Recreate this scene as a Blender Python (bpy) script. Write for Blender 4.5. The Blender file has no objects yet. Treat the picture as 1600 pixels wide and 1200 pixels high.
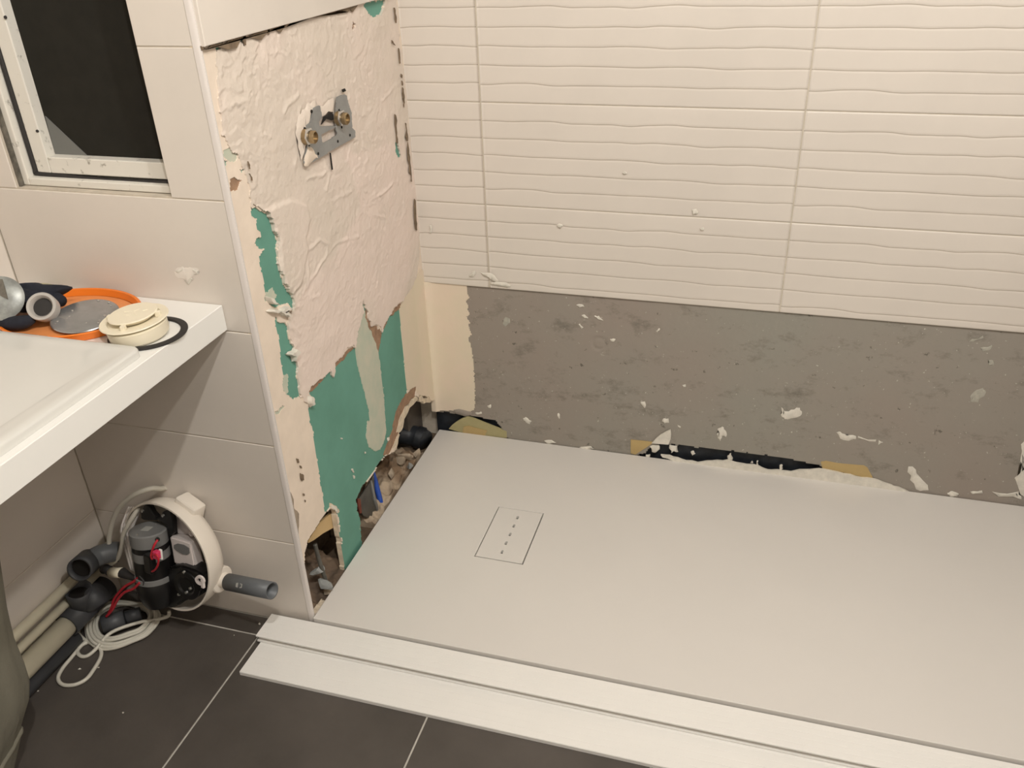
import bpy, bmesh, math, random
import numpy as np
from mathutils import Vector, Matrix

scene = bpy.context.scene
COL = scene.collection
random.seed(7)

# ------------------------------------------------------------------ camera
cam_data = bpy.data.cameras.new('camera')
cam_data.sensor_fit = 'HORIZONTAL'
cam_data.sensor_width = 36.0
cam_data.lens = 1350.6 * 36.0 / 1600.0
cam_data.clip_start = 0.02
cam = bpy.data.objects.new('camera', cam_data)
COL.objects.link(cam)
cam.matrix_world = Matrix(((0.959065, -0.109681, 0.261084, 0.882),
                           (0.281079, 0.480952, -0.830470, -1.2355),
                           (-0.034482, 0.869859, 0.492093, 1.435),
                           (0, 0, 0, 1)))
scene.camera = cam

# ------------------------------------------------------------------ light and exposure
world = bpy.data.worlds.new('world')
world.use_nodes = True
world.node_tree.nodes['Background'].inputs[0].default_value = (1.0, 0.85, 0.68, 1)
world.node_tree.nodes['Background'].inputs[1].default_value = 0.02
scene.world = world

def lamp(name, loc, watts, color, radius):
    d = bpy.data.lights.new(name, 'SPOT')
    d.energy = watts
    d.color = color
    d.shadow_soft_size = radius
    d.spot_size = math.radians(158)
    d.spot_blend = 0.35
    o = bpy.data.objects.new(name, d)
    o.location = loc
    COL.objects.link(o)
    return o

WARM = (1.0, 0.98, 0.93)
lamp('ceiling_lamp_shower', (1.378, -0.74, 2.40), 62, WARM, 0.03)
lamp('ceiling_lamp_room', (0.93, -1.08, 2.40), 64, WARM, 0.03)

scene.view_settings.view_transform = 'Standard'
scene.view_settings.look = 'None'
scene.view_settings.gamma = 1.0
scene.view_settings.use_curve_mapping = False
scene.view_settings.exposure = 0.0

# ------------------------------------------------------------------ materials
def lin(c):
    out = []
    for v in c:
        v = v / 255.0
        out.append(v / 12.92 if v <= 0.04045 else ((v + 0.055) / 1.055) ** 2.4)
    return tuple(out)

def mul(c, k):
    return tuple(min(1.0, max(0.0, x * k)) for x in c)

MATS = {}

def M(name, rgb, rough=0.5, var=0.0, vscale=6.0, bump=0.0, bscale=60.0, metal=0.0, spec=0.5,
      rgb2=None, trans=0.0, coat=0.0, attr=None, detail=6.0, lo=0.35, hi=0.65):
    """procedural principled material: two tones mixed by noise, optional noise bump"""
    m = bpy.data.materials.new(name)
    m.use_nodes = True
    nt = m.node_tree
    N = nt.nodes
    b = N['Principled BSDF']
    b.inputs['Roughness'].default_value = rough
    b.inputs['Metallic'].default_value = metal
    b.inputs['Specular IOR Level'].default_value = spec
    b.inputs['Transmission Weight'].default_value = trans
    b.inputs['Coat Weight'].default_value = coat
    c1 = lin(rgb)
    c2 = lin(rgb2) if rgb2 else mul(c1, 1.0 - var)
    if not rgb2 and var:
        c1 = mul(c1, 1.0 + var * 0.4)
    tc = N.new('ShaderNodeTexCoord')
    if attr:
        at = N.new('ShaderNodeAttribute')
        at.attribute_name = attr
        fac = at.outputs['Fac']
    else:
        no = N.new('ShaderNodeTexNoise')
        no.inputs['Scale'].default_value = vscale
        no.inputs['Detail'].default_value = detail
        no.inputs['Roughness'].default_value = 0.6
        nt.links.new(tc.outputs['Object'], no.inputs['Vector'])
        rp = N.new('ShaderNodeMapRange')
        rp.inputs['From Min'].default_value = lo
        rp.inputs['From Max'].default_value = hi
        nt.links.new(no.outputs['Fac'], rp.inputs['Value'])
        fac = rp.outputs['Result']
    mx = N.new('ShaderNodeMix')
    mx.data_type = 'RGBA'
    mx.inputs['A'].default_value = (*c1, 1)
    mx.inputs['B'].default_value = (*c2, 1)
    nt.links.new(fac, mx.inputs['Factor'])
    nt.links.new(mx.outputs['Result'], b.inputs['Base Color'])
    if bump:
        bn = N.new('ShaderNodeTexNoise')
        bn.inputs['Scale'].default_value = bscale
        bn.inputs['Detail'].default_value = 5
        nt.links.new(tc.outputs['Object'], bn.inputs['Vector'])
        bp = N.new('ShaderNodeBump')
        bp.inputs['Strength'].default_value = 1.0
        bp.inputs['Distance'].default_value = bump
        nt.links.new(bn.outputs['Fac'], bp.inputs['Height'])
        nt.links.new(bp.outputs['Normal'], b.inputs['Normal'])
    MATS[name] = m
    return m

M('wall_tile', (222, 213, 203), 0.28, var=0.05, vscale=3, bump=0.0002, bscale=25)
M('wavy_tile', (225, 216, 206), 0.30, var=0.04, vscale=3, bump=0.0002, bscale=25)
M('wavy_groove', (184, 172, 158), 0.55, var=0.05)  # greyer glaze puts extra groove shading into the colour
M('grout', (205, 194, 178), 0.85, var=0.1, vscale=40)
M('grout_dark', (168, 156, 140), 0.9, var=0.1, vscale=40)
M('white_paint', (205, 198, 190), 0.7, var=0.03)
M('ceiling_paint', (238, 237, 234), 0.8, var=0.02)
M('white_plastic', (238, 236, 230), 0.35, var=0.02)
M('trim_plastic', (222, 214, 208), 0.35, var=0.02)
M('floor_tile', (84, 78, 73), 0.42, var=0.22, vscale=5, bump=0.0003, bscale=120)
M('floor_grout', (190, 185, 176), 0.9, var=0.15, vscale=60)
M('green_board', (107, 161, 145), 0.75, var=0.10, vscale=7, rgb2=(99, 151, 134))
M('brown_paper', (164, 132, 106), 0.9, var=0.25, vscale=60, bump=0.0006, bscale=200)
M('skim', (188, 196, 178), 0.8, var=0.25, vscale=22, rgb2=(204, 202, 184))
M('cream_plaster', (236, 220, 203), 0.8, var=0.06, vscale=14, bump=0.0006, bscale=70)
M('corner_plaster', (232, 214, 194), 0.75, var=0.08, vscale=9, rgb2=(226, 214, 190), bump=0.0003, bscale=50)
M('rough_plaster', (221, 208, 195), 0.85, bump=0.0011, bscale=110, rgb2=(232, 215, 204), attr='tint')
M('gypsum', (226, 210, 186), 0.9, var=0.2, vscale=60, bump=0.001, bscale=150)
M('splat_white', (226, 220, 208), 0.8, var=0.12, vscale=50, bump=0.0005, bscale=120)
M('splat_faint', (178, 174, 162), 0.85, var=0.15, vscale=80)
M('tray_white', (223, 218, 212), 0.33, var=0.015, vscale=4, bump=0.00008, bscale=90)
M('plank_white', (239, 236, 231), 0.30, var=0.02, vscale=6)
M('counter_white', (238, 236, 231), 0.30, var=0.01)
M('ceramic', (217, 215, 209), 0.12, var=0.015, vscale=3, coat=0.3)
M('galvanised', (158, 160, 160), 0.42, var=0.12, vscale=30, metal=0.55)
M('brass', (172, 150, 116), 0.34, var=0.25, vscale=50, metal=0.75)
M('steel_bright', (210, 210, 208), 0.22, var=0.08, metal=0.9)
M('disc_metal', (176, 177, 178), 0.24, var=0.18, vscale=25, metal=0.75)
M('dull_metal', (168, 170, 166), 0.45, var=0.35, vscale=40, metal=0.35)
M('orange_plastic', (240, 128, 40), 0.38, var=0.06)
M('orange_pale', (232, 150, 90), 0.45, var=0.12, vscale=18)
M('cream_plastic', (240, 230, 206), 0.35, var=0.03)
M('rubber', (42, 39, 38), 0.6, var=0.1)
M('navy_cloth', (34, 36, 46), 0.95, var=0.35, vscale=35, bump=0.003, bscale=60)
M('clear_plastic', (182, 177, 171), 0.35, var=0.05)
M('black_plastic', (24, 23, 23), 0.35, var=0.2, vscale=30)
M('dark_grey_plastic', (124, 123, 121), 0.38, var=0.06)
M('label_print', (170, 168, 162), 0.5, var=0.05)
M('red_wire', (196, 40, 54), 0.4)
M('pink_plug', (216, 60, 100), 0.4)
M('pvc_grey', (98, 101, 104), 0.45, var=0.08, vscale=20)
M('pvc_dark', (70, 71, 74), 0.5, var=0.12, vscale=20)
M('pipe_beige', (228, 220, 196), 0.45, var=0.07, vscale=12)
M('cable_grey', (206, 201, 188), 0.5, var=0.03)
M('casing_white', (234, 224, 211), 0.32, var=0.02)
M('pcb_white', (222, 212, 208), 0.4, var=0.03)
M('dark_glass', (46, 44, 43), 0.5, spec=0.2)
M('window_board', (42, 40, 35), 0.85, var=0.12, vscale=30, spec=0.15)
M('pane_lit_grey', (118, 118, 114), 0.8, var=0.1)
M('dirty_frame', (226, 221, 211), 0.5, rgb2=(120, 112, 98), vscale=48, lo=0.60, hi=0.72)
M('dirt', (112, 106, 96), 0.95, var=0.5, vscale=50)
M('bag_cloth', (124, 120, 106), 0.95, var=0.1, vscale=6, bump=0.0015, bscale=60)
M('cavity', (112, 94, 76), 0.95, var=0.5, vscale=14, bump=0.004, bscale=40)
M('rubble', (176, 160, 140), 0.95, var=0.35, vscale=30, bump=0.002, bscale=80)
M('rubble_brown', (140, 116, 92), 0.95, var=0.4, vscale=30, bump=0.002, bscale=80)
M('rubble_grey', (156, 158, 156), 0.9, var=0.3, vscale=30, bump=0.001, bscale=80)
M('cavity_concrete', (98, 90, 82), 0.9, var=0.25, vscale=12)
M('blue_tube', (44, 84, 178), 0.4, var=0.1)
M('stud_metal', (96, 94, 88), 0.5, var=0.3, vscale=20, metal=0.3)
M('membrane', (38, 42, 48), 0.5, var=0.4, vscale=40, bump=0.001, bscale=60)
M('tape_brown', (190, 164, 112), 0.5, var=0.1, vscale=15)
M('tape_yellow', (178, 168, 124), 0.45, var=0.12, vscale=15)
M('wood_chip', (206, 176, 128), 0.8, var=0.1)
M('sponge', (186, 178, 150), 0.95, var=0.2, vscale=60, bump=0.002, bscale=120)
M('splat_pale', (232, 224, 214), 0.7, var=0.05, vscale=60)
M('cover_white', (243, 236, 231), 0.4, var=0.02)
M('dirt_tan', (166, 150, 132), 0.95, var=0.25, vscale=60)
M('crack_shade', (128, 110, 90), 0.95, var=0.3, vscale=60)
M('rust', (120, 62, 46), 0.8, var=0.4, vscale=40)
M('heap_pale', (186, 168, 146), 0.95, rgb2=(128, 106, 84), attr='tint', bump=0.002, bscale=90)
M('heap_brown', (132, 110, 90), 0.95, rgb2=(92, 78, 66), attr='tint', bump=0.002, bscale=90)
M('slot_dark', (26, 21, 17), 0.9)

def concrete_material():
    m = M('concrete', (151, 147, 137), 0.85, rgb2=(154, 143, 133), vscale=1.6, bump=0.0005, bscale=90, detail=3.0)
    nt = m.node_tree
    N = nt.nodes
    b = N['Principled BSDF']
    src = b.inputs['Base Color'].links[0].from_socket
    tc = N.new('ShaderNodeTexCoord')
    def layer(src, scale, lo, hi, col, vec=None, detail=8, rough=0.65, stretch=None, amount=1.0):
        mp = N.new('ShaderNodeMapping')
        if stretch:
            mp.inputs['Scale'].default_value = stretch
            mp.inputs['Rotation'].default_value = (0, 0.25, 0)
        nt.links.new(tc.outputs['Object'], mp.inputs['Vector'])
        no = N.new('ShaderNodeTexNoise')
        no.inputs['Scale'].default_value = scale
        no.inputs['Detail'].default_value = detail
        no.inputs['Roughness'].default_value = rough
        nt.links.new(mp.outputs['Vector'], no.inputs['Vector'])
        r = N.new('ShaderNodeMapRange')
        r.inputs['From Min'].default_value = lo
        r.inputs['From Max'].default_value = hi
        r.inputs['To Max'].default_value = amount
        nt.links.new(no.outputs['Fac'], r.inputs['Value'])
        x = N.new('ShaderNodeMix')
        x.data_type = 'RGBA'
        x.inputs['B'].default_value = (*lin(col), 1)
        nt.links.new(r.outputs['Result'], x.inputs['Factor'])
        nt.links.new(src, x.inputs['A'])
        return x.outputs['Result']
    s = layer(src, 12.0, 0.54, 0.70, (112, 107, 98), detail=10, rough=0.75, stretch=(1.0, 1.0, 1.6), amount=0.8)
    s = layer(s, 38.0, 0.655, 0.70, (92, 87, 79), detail=4, amount=0.8)
    s = layer(s, 120.0, 0.715, 0.735, (205, 200, 188), detail=2, amount=0.8)
    nt.links.new(s, b.inputs['Base Color'])
concrete_material()

# ------------------------------------------------------------------ helpers
def link(name, mesh, mats, parent=None):
    o = bpy.data.objects.new(name, mesh)
    COL.objects.link(o)
    for m in (mats if isinstance(mats, (list, tuple)) else [mats]):
        mesh.materials.append(MATS[m])
    if parent is not None:
        o.parent = parent
        p = world_loc(parent)
        o.location = -p
    return o

def world_loc(o):
    v = Vector(o.location)
    while o.parent:
        o = o.parent
        v = v + Vector(o.location)
    return v

def tag(o, label=None, cat=None, group=None, kind=None):
    if label: o['label'] = label
    if cat: o['category'] = cat
    if group: o['group'] = group
    if kind: o['kind'] = kind
    return o

def thing(name, label, cat, loc, group=None):
    o = bpy.data.objects.new(name, None)
    o.empty_display_size = 0.02
    o.location = loc
    COL.objects.link(o)
    return tag(o, label, cat, group)

def rebase(o, loc):
    """give a single-mesh thing its origin at loc without moving it"""
    loc = Vector(loc)
    o.data.transform(Matrix.Translation(-loc))
    o.location = loc
    return o

def mesh_of(verts, faces, smooth=True):
    me = bpy.data.meshes.new('mesh')
    me.from_pydata([tuple(v) for v in verts], [], faces)
    me.validate()
    if smooth:
        me.polygons.foreach_set('use_smooth', [True] * len(me.polygons))
    me.update()
    return me

def bm_mesh(bm, smooth=False, angle=None):
    bmesh.ops.recalc_face_normals(bm, faces=bm.faces)
    if angle is not None:
        for f in bm.faces: f.smooth = True
        for e in bm.edges:
            if len(e.link_faces) == 2 and e.calc_face_angle(0) > angle:
                e.smooth = False
    elif smooth:
        for f in bm.faces: f.smooth = True
    me = bpy.data.meshes.new('mesh')
    bm.to_mesh(me)
    bm.free()
    return me

def box_bm(bm, lo, hi, bevel=0.0, seg=2, mat=None):
    r = bmesh.ops.create_cube(bm, size=1.0)
    vs = r['verts']
    for v in vs:
        v.co = Vector([lo[i] + (v.co[i] + 0.5) * (hi[i] - lo[i]) for i in range(3)])
    if bevel:
        es = list({e for v in vs for e in v.link_edges})
        bmesh.ops.bevel(bm, geom=es, offset=bevel, segments=seg, affect='EDGES', profile=0.5)
    return vs

def box(name, lo, hi, mat, parent=None, bevel=0.0, seg=2, xf=None):
    bm = bmesh.new()
    box_bm(bm, lo, hi, bevel, seg)
    if xf is not None:
        bm.transform(xf)
    return link(name, bm_mesh(bm, angle=0.3), mat, parent)

def frame(n, up=(0, 0, 1)):
    n = Vector(n).normalized()
    up = Vector(up)
    if abs(n.dot(up)) > 0.98:
        up = Vector((0, 1, 0))
    x = up.cross(n).normalized()
    y = n.cross(x)
    return x, y, n

def lathe(name, prof, org, axis, mat, parent=None, segs=48, angle=0.6, xf=None, sx=1.0):
    """profile (radius, height along axis)"""
    x, y, n = frame(axis)
    org = Vector(org)
    verts, faces, rings = [], [], []
    for r, t in prof:
        if r < 1e-6:
            rings.append([len(verts)])
            verts.append(org + n * t)
        else:
            ring = []
            for k in range(segs):
                a = 2 * math.pi * k / segs
                ring.append(len(verts))
                verts.append(org + n * t + (x * math.cos(a) * sx + y * math.sin(a)) * r)
            rings.append(ring)
    for a, b in zip(rings[:-1], rings[1:]):
        if len(a) == 1 and len(b) == 1:
            continue
        for k in range(segs):
            k2 = (k + 1) % segs
            if len(a) == 1:
                faces.append((a[0], b[k], b[k2]))
            elif len(b) == 1:
                faces.append((a[k], b[0], a[k2]))
            else:
                faces.append((a[k], b[k], b[k2], a[k2]))
    bm = bmesh.new()
    vv = [bm.verts.new(v) for v in verts]
    for f in faces:
        try: bm.faces.new([vv[i] for i in f])
        except ValueError: pass
    if xf is not None: bm.transform(xf)
    return link(name, bm_mesh(bm, angle=angle), mat, parent)

def cyl(name, p0, p1, r0, r1, mat, parent=None, segs=28, cap=0.0):
    p0, p1 = Vector(p0), Vector(p1)
    h = (p1 - p0).length
    c = min(cap, r0 * 0.5, r1 * 0.5)
    prof = [(0, 0), (r0 - c, 0), (r0, c), (r1, h - c), (r1 - c, h), (0, h)] if c else [(0, 0), (r0, 0), (r1, h), (0, h)]
    return lathe(name, prof, p0, p1 - p0, mat, parent, segs)

def spline(pts, n=8, closed=False):
    P = [Vector(p) for p in pts]
    out = []
    m = len(P)
    for i in range(m if closed else m - 1):
        if closed:
            a, b, c, d = P[(i - 1) % m], P[i], P[(i + 1) % m], P[(i + 2) % m]
        else:
            a, b, c, d = P[max(i - 1, 0)], P[i], P[i + 1], P[min(i + 2, m - 1)]
        for k in range(n):
            t = k / n
            out.append(0.5 * ((2 * b) + (c - a) * t + (2 * a - 5 * b + 4 * c - d) * t * t + (3 * b - a - 3 * c + d) * t ** 3))
    if not closed:
        out.append(P[-1])
    return out

def tube_mesh(path, radius, segs=10, closed=False, caps=True, hollow=0.0):
    """sweep a circle along a path; radius may be a list; hollow>0 leaves open ends with a wall"""
    n = len(path)
    P = [Vector(p) for p in path]
    rad = radius if hasattr(radius, '__len__') else [radius] * n
    T = []
    for i in range(n):
        if closed: t = P[(i + 1) % n] - P[(i - 1) % n]
        else: t = P[min(i + 1, n - 1)] - P[max(i - 1, 0)]
        T.append(t.normalized())
    x, y, _ = frame(T[0])
    verts, faces = [], []
    def sweep(scale):
        nonlocal x, y
        base = len(verts)
        x, y, _ = frame(T[0])
        for i in range(n):
            x = (x - T[i] * x.dot(T[i])).normalized()
            y = T[i].cross(x)
            for k in range(segs):
                a = 2 * math.pi * k / segs
                verts.append(P[i] + (x * math.cos(a) + y * math.sin(a)) * (rad[i] * scale))
        return base
    b0 = sweep(1.0)
    for i in range(n if closed else n - 1):
        j = (i + 1) % n
        for k in range(segs):
            k2 = (k + 1) % segs
            faces.append((b0 + i * segs + k, b0 + i * segs + k2, b0 + j * segs + k2, b0 + j * segs + k))
    if hollow and not closed:
        b1 = sweep(1.0 - hollow)
        for i in range(n - 1):
            for k in range(segs):
                k2 = (k + 1) % segs
                faces.append((b1 + i * segs + k2, b1 + i * segs + k, b1 + (i + 1) * segs + k, b1 + (i + 1) * segs + k2))
        for i in (0, n - 1):
            for k in range(segs):
                k2 = (k + 1) % segs
                q = (b0 + i * segs + k, b1 + i * segs + k, b1 + i * segs + k2, b0 + i * segs + k2)
                faces.append(q if i == 0 else q[::-1])
    elif caps and not closed:
        faces.append(tuple(b0 + k for k in range(segs))[::-1])
        faces.append(tuple(b0 + (n - 1) * segs + k for k in range(segs)))
    me = mesh_of(verts, faces, True)
    return me

def tube(name, pts, radius, mat, parent=None, n=8, segs=10, closed=False, smooth=True, hollow=0.0):
    path = spline(pts, n, closed) if smooth else [Vector(p) for p in pts]
    return link(name, tube_mesh(path, radius, segs, closed, True, hollow), mat, parent)

def prism(name, pts, off, mat, parent=None, bevel=0.0):
    """flat outline (3-D points) given thickness along off"""
    bm = bmesh.new()
    vs = [bm.verts.new(p) for p in pts]
    f = bm.faces.new(vs)
    r = bmesh.ops.extrude_face_region(bm, geom=[f])
    nv = [g for g in r['geom'] if isinstance(g, bmesh.types.BMVert)]
    bmesh.ops.translate(bm, verts=nv, vec=Vector(off))
    if bevel:
        bmesh.ops.bevel(bm, geom=bm.edges[:], offset=bevel, segments=2, affect='EDGES')
    bmesh.ops.triangulate(bm, faces=[f for f in bm.faces if len(f.verts) > 4])
    return link(name, bm_mesh(bm, angle=0.5), mat, parent)

# ---- value noise on arrays
def vnoise(u, v, seed=0):
    rs = np.random.RandomState(seed)
    T = rs.rand(256, 256)
    ui, vi = np.floor(u).astype(int), np.floor(v).astype(int)
    fu, fv = u - ui, v - vi
    fu, fv = fu * fu * (3 - 2 * fu), fv * fv * (3 - 2 * fv)
    a, b = T[ui % 256, vi % 256], T[(ui + 1) % 256, vi % 256]
    c, d = T[ui % 256, (vi + 1) % 256], T[(ui + 1) % 256, (vi + 1) % 256]
    return (a * (1 - fu) + b * fu) * (1 - fv) + (c * (1 - fu) + d * fu) * fv

def fbm(u, v, f, seed=0, octv=4, gain=0.5):
    s, a, t = 0, 1.0, 0
    for k in range(octv):
        s = s + a * (vnoise(u * f, v * f, seed + k) - 0.5)
        t += a
        a *= gain
        f *= 2.03
    return s / t * 2

def inside(U, V, poly):
    r = np.zeros(U.shape, bool)
    n = len(poly)
    for i in range(n):
        x1, y1 = poly[i]
        x2, y2 = poly[(i + 1) % n]
        if y1 == y2: continue
        c = ((V < y1) != (V < y2))
        r ^= c & (U < (x2 - x1) * (V - y1) / (y2 - y1) + x1)
    return r

def seg_dist(U, V, line):
    d = np.full(U.shape, 9.0)
    for (x1, y1), (x2, y2) in zip(line[:-1], line[1:]):
        dx, dy = x2 - x1, y2 - y1
        t = np.clip(((U - x1) * dx + (V - y1) * dy) / (dx * dx + dy * dy + 1e-12), 0, 1)
        d = np.minimum(d, np.hypot(U - x1 - t * dx, V - y1 - t * dy))
    return d

def sheet(name, us, vs, mask, top, base, place, mat, parent=None, attr=None, side=None):
    """surface over grid cells where mask is set, with side walls down to base.
    top: heights at the nodes; place(u, v, h) -> 3-D"""
    nu, nv = len(us), len(vs)
    used = np.zeros((nu, nv), bool)
    used[:-1, :-1] |= mask; used[1:, :-1] |= mask; used[:-1, 1:] |= mask; used[1:, 1:] |= mask
    idx = -np.ones((nu, nv), int)
    idx[used] = np.arange(used.sum())
    I, J = np.nonzero(used)
    verts = [place(us[i], vs[j], top[i, j]) for i, j in zip(I, J)]
    ci, cj = np.nonzero(mask)
    faces = np.stack([idx[ci, cj], idx[ci + 1, cj], idx[ci + 1, cj + 1], idx[ci, cj + 1]], 1).tolist()
    nface = len(faces)
    pad = np.zeros((nu + 1, nv + 1), bool)
    pad[1:-1, 1:-1] = mask
    side_top, side_base = {}, {}
    def vt(i, j, d, h):
        k = (i, j)
        if k not in d:
            d[k] = len(verts)
            verts.append(place(us[i], vs[j], h))
        return d[k]
    for i, j in zip(ci.tolist(), cj.tolist()):
        for (di, dj, a, b) in ((-1, 0, (i, j + 1), (i, j)), (1, 0, (i + 1, j), (i + 1, j + 1)),
                               (0, -1, (i, j), (i + 1, j)), (0, 1, (i + 1, j + 1), (i, j + 1))):
            if not pad[i + di + 1, j + dj + 1]:
                faces.append([vt(*a, side_top, top[a]), vt(*a, side_base, base), vt(*b, side_base, base), vt(*b, side_top, top[b])])
    me = bpy.data.meshes.new('mesh')
    me.from_pydata(verts, [], faces)
    me.polygons.foreach_set('use_smooth', [True] * len(me.polygons))
    if attr is not None:
        A = me.attributes.new(attr[0], 'FLOAT', 'POINT')
        vals = np.zeros(len(verts))
        vals[:len(I)] = attr[1][I, J]
        for (i, j), k in list(side_top.items()) + list(side_base.items()):
            vals[k] = attr[1][i, j]
        A.data.foreach_set('value', vals)
    if side: me.polygons.foreach_set('material_index', [0] * nface + [1] * (len(faces) - nface))
    me.update()
    return link(name, me, [mat, side] if side else mat, parent)

# ================================================================== room shell
XL, XR, YF, YB, ZC = -0.525, 1.606, -2.0, 0.813, 2.45
YW = 0.007          # tiled face of the window wall
TW = 0.0016         # wall tiles stand this far above their joints
TZ = 0.006          # tile thickness standing proud

floor = box('floor', (XL - 0.1, YF - 0.1, -0.12), (XR + 0.1, YB + 0.1, -0.0012), 'floor_grout')
tag(floor, 'dark brown-grey square floor tiles with pale joints', kind='structure')
fx = [-0.564, -0.114, 0.3368, 0.787, 1.2375, 1.69]
fy = [0.404, -0.047, -0.4975, -0.948, -1.3985, -1.849, -2.3]
tile_cache = {}
def tile_box(w, d, t, mat, axes, parent, org, bevel=0.0012, name='tile'):
    """cheap bevelled tile; mesh shared between alike sizes. axes maps (w, d, t) to world directions"""
    key = (round(w, 4), round(d, 4), round(t, 4), mat, axes)
    if key not in tile_cache:
        bm = bmesh.new()
        lo = [(0, 0, 0), (w, 0, 0), (w, d, 0), (0, d, 0)]
        b = bevel
        hi = [(b, b, t), (w - b, b, t), (w - b, d - b, t), (b, d - b, t)]
        mid = [(x, y, t - b) for x, y, _ in lo]
        rings = [[bm.verts.new(p) for p in r] for r in (lo, mid, hi)]
        for r0, r1 in zip(rings[:-1], rings[1:]):
            for k in range(4):
                bm.faces.new((r0[k], r0[(k + 1) % 4], r1[(k + 1) % 4], r1[k]))
        bm.faces.new(rings[2])
        A = Matrix((axes[0], axes[1], axes[2])).transposed().to_4x4()
        bm.transform(A)
        me = bpy.data.meshes.new('mesh')
        if A.determinant() < 0: bmesh.ops.reverse_faces(bm, faces=bm.faces[:])
        bm.to_mesh(me)
        bm.free()
        me.materials.append(MATS[mat])
        tile_cache[key] = me
    o = bpy.data.objects.new(name, tile_cache[key])
    COL.objects.link(o)
    o.parent = parent
    o.location = Vector(org) - world_loc(parent)
    return o
J = 0.0037
for i in range(len(fx) - 1):
    for k in range(len(fy) - 1):
        x0, x1 = max(fx[i] + J / 2, XL), min(fx[i + 1] - J / 2, XR)
        y0, y1 = fy[k + 1] + J / 2, fy[k] - J / 2
        y1 = min(y1, YW - 0.001)
        if y0 > -0.02 or x1 - x0 < 0.01: continue
        tile_box(x1 - x0, y1 - y0, 0.0040, 'floor_tile', ((1, 0, 0), (0, 1, 0), (0, 0, 1)), floor, (x0, y0, -0.004), 0.0008)

ceiling = box('ceiling', (XL - 0.1, YF - 0.1, ZC), (XR + 0.1, YB + 0.1, ZC + 0.1), 'ceiling_paint')
tag(ceiling, 'plain white painted bathroom ceiling', kind='structure')
wall_right = box('wall_right', (XR, YF, 0), (XR + 0.1, YB + 0.1, ZC), 'white_paint')
tag(wall_right, 'plain pale wall at the right end of the shower', kind='structure')
wall_front = box('wall_front', (XL - 0.1, YF - 0.1, 0), (XR + 0.1, YF, ZC), 'white_paint')
tag(wall_front, 'plain pale wall opposite the shower', kind='structure')

# ---- left wall, tiled
wall_left = box('wall_left', (XL - 0.1, YF, 0), (XL - TW, YB + 0.1, ZC), 'grout')
tag(wall_left, 'beige tiled wall along the vanity and the waste pipes', kind='structure')
rows = [0.0, 0.2398, 0.4905, 0.7422, 0.9945, 1.244, 1.495, 1.746, 1.997, 2.248, ZC]
for a, b in zip(rows[:-1], rows[1:]):
    for y0, y1 in ((-0.74, YW - 0.0005), (-1.492, -0.742), (YF, -1.494)):
        tile_box(y1 - y0 - 0.001, b - a - 0.002, TW, 'wall_tile', ((0, 1, 0), (0, 0, 1), (1, 0, 0)), wall_left, (XL - TW, y0, a + 0.001))

# ---- window wall, tiled, with the window opening
WX0, WX1, WZ0, WZ1 = -0.452, -0.1178, 0.9965, 1.70
wall_window = None
bm = bmesh.new()
for lo, hi in (((XL, YW + TW, 0), (-0.10, 0.14, WZ0)), ((XL, YW + TW, WZ1), (-0.10, 0.14, ZC)),
               ((XL, YW + TW, WZ0), (WX0, 0.14, WZ1)), ((WX1, YW + TW, WZ0), (-0.10, 0.14, WZ1)),
               ((-0.10, YW + TW, 0), (-0.013, 0.030, ZC))):
    box_bm(bm, lo, hi)
wall_window = link('wall_window', bm_mesh(bm), 'grout')
tag(wall_window, 'beige tiled wall holding the small dark window', kind='structure')
TX1 = -0.0120
for a, b in zip(rows[:-1], rows[1:]):
    parts = [(XL + 0.0005, TX1)]
    if b > WZ0 + 0.01 and a < WZ1 - 0.06:
        parts = [(XL + 0.0005, WX0), (WX1, TX1)]
    for x0, x1 in parts:
        tile_box(x1 - x0, b - a - 0.002, TW, 'wall_tile', ((1, 0, 0), (0, 0, 1), (0, -1, 0)), wall_window, (x0, YW + TW, a + 0.001))
smear = sheet_smear = None

# ---- back wall
wall_back = bm = bmesh.new()
box_bm(bm, (-0.16, YB + 0.03, 0), (XR, YB + 0.13, ZC))
box_bm(bm, (-0.005, YB - 0.0050, 0.5175), (XR, YB + 0.03, ZC))
wall_back = link('wall_back', bm_mesh(bm), 'grout')
tag(wall_back, 'shower back wall, wavy ribbed white tiles above a bare grey concrete strip', kind='structure')

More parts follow.
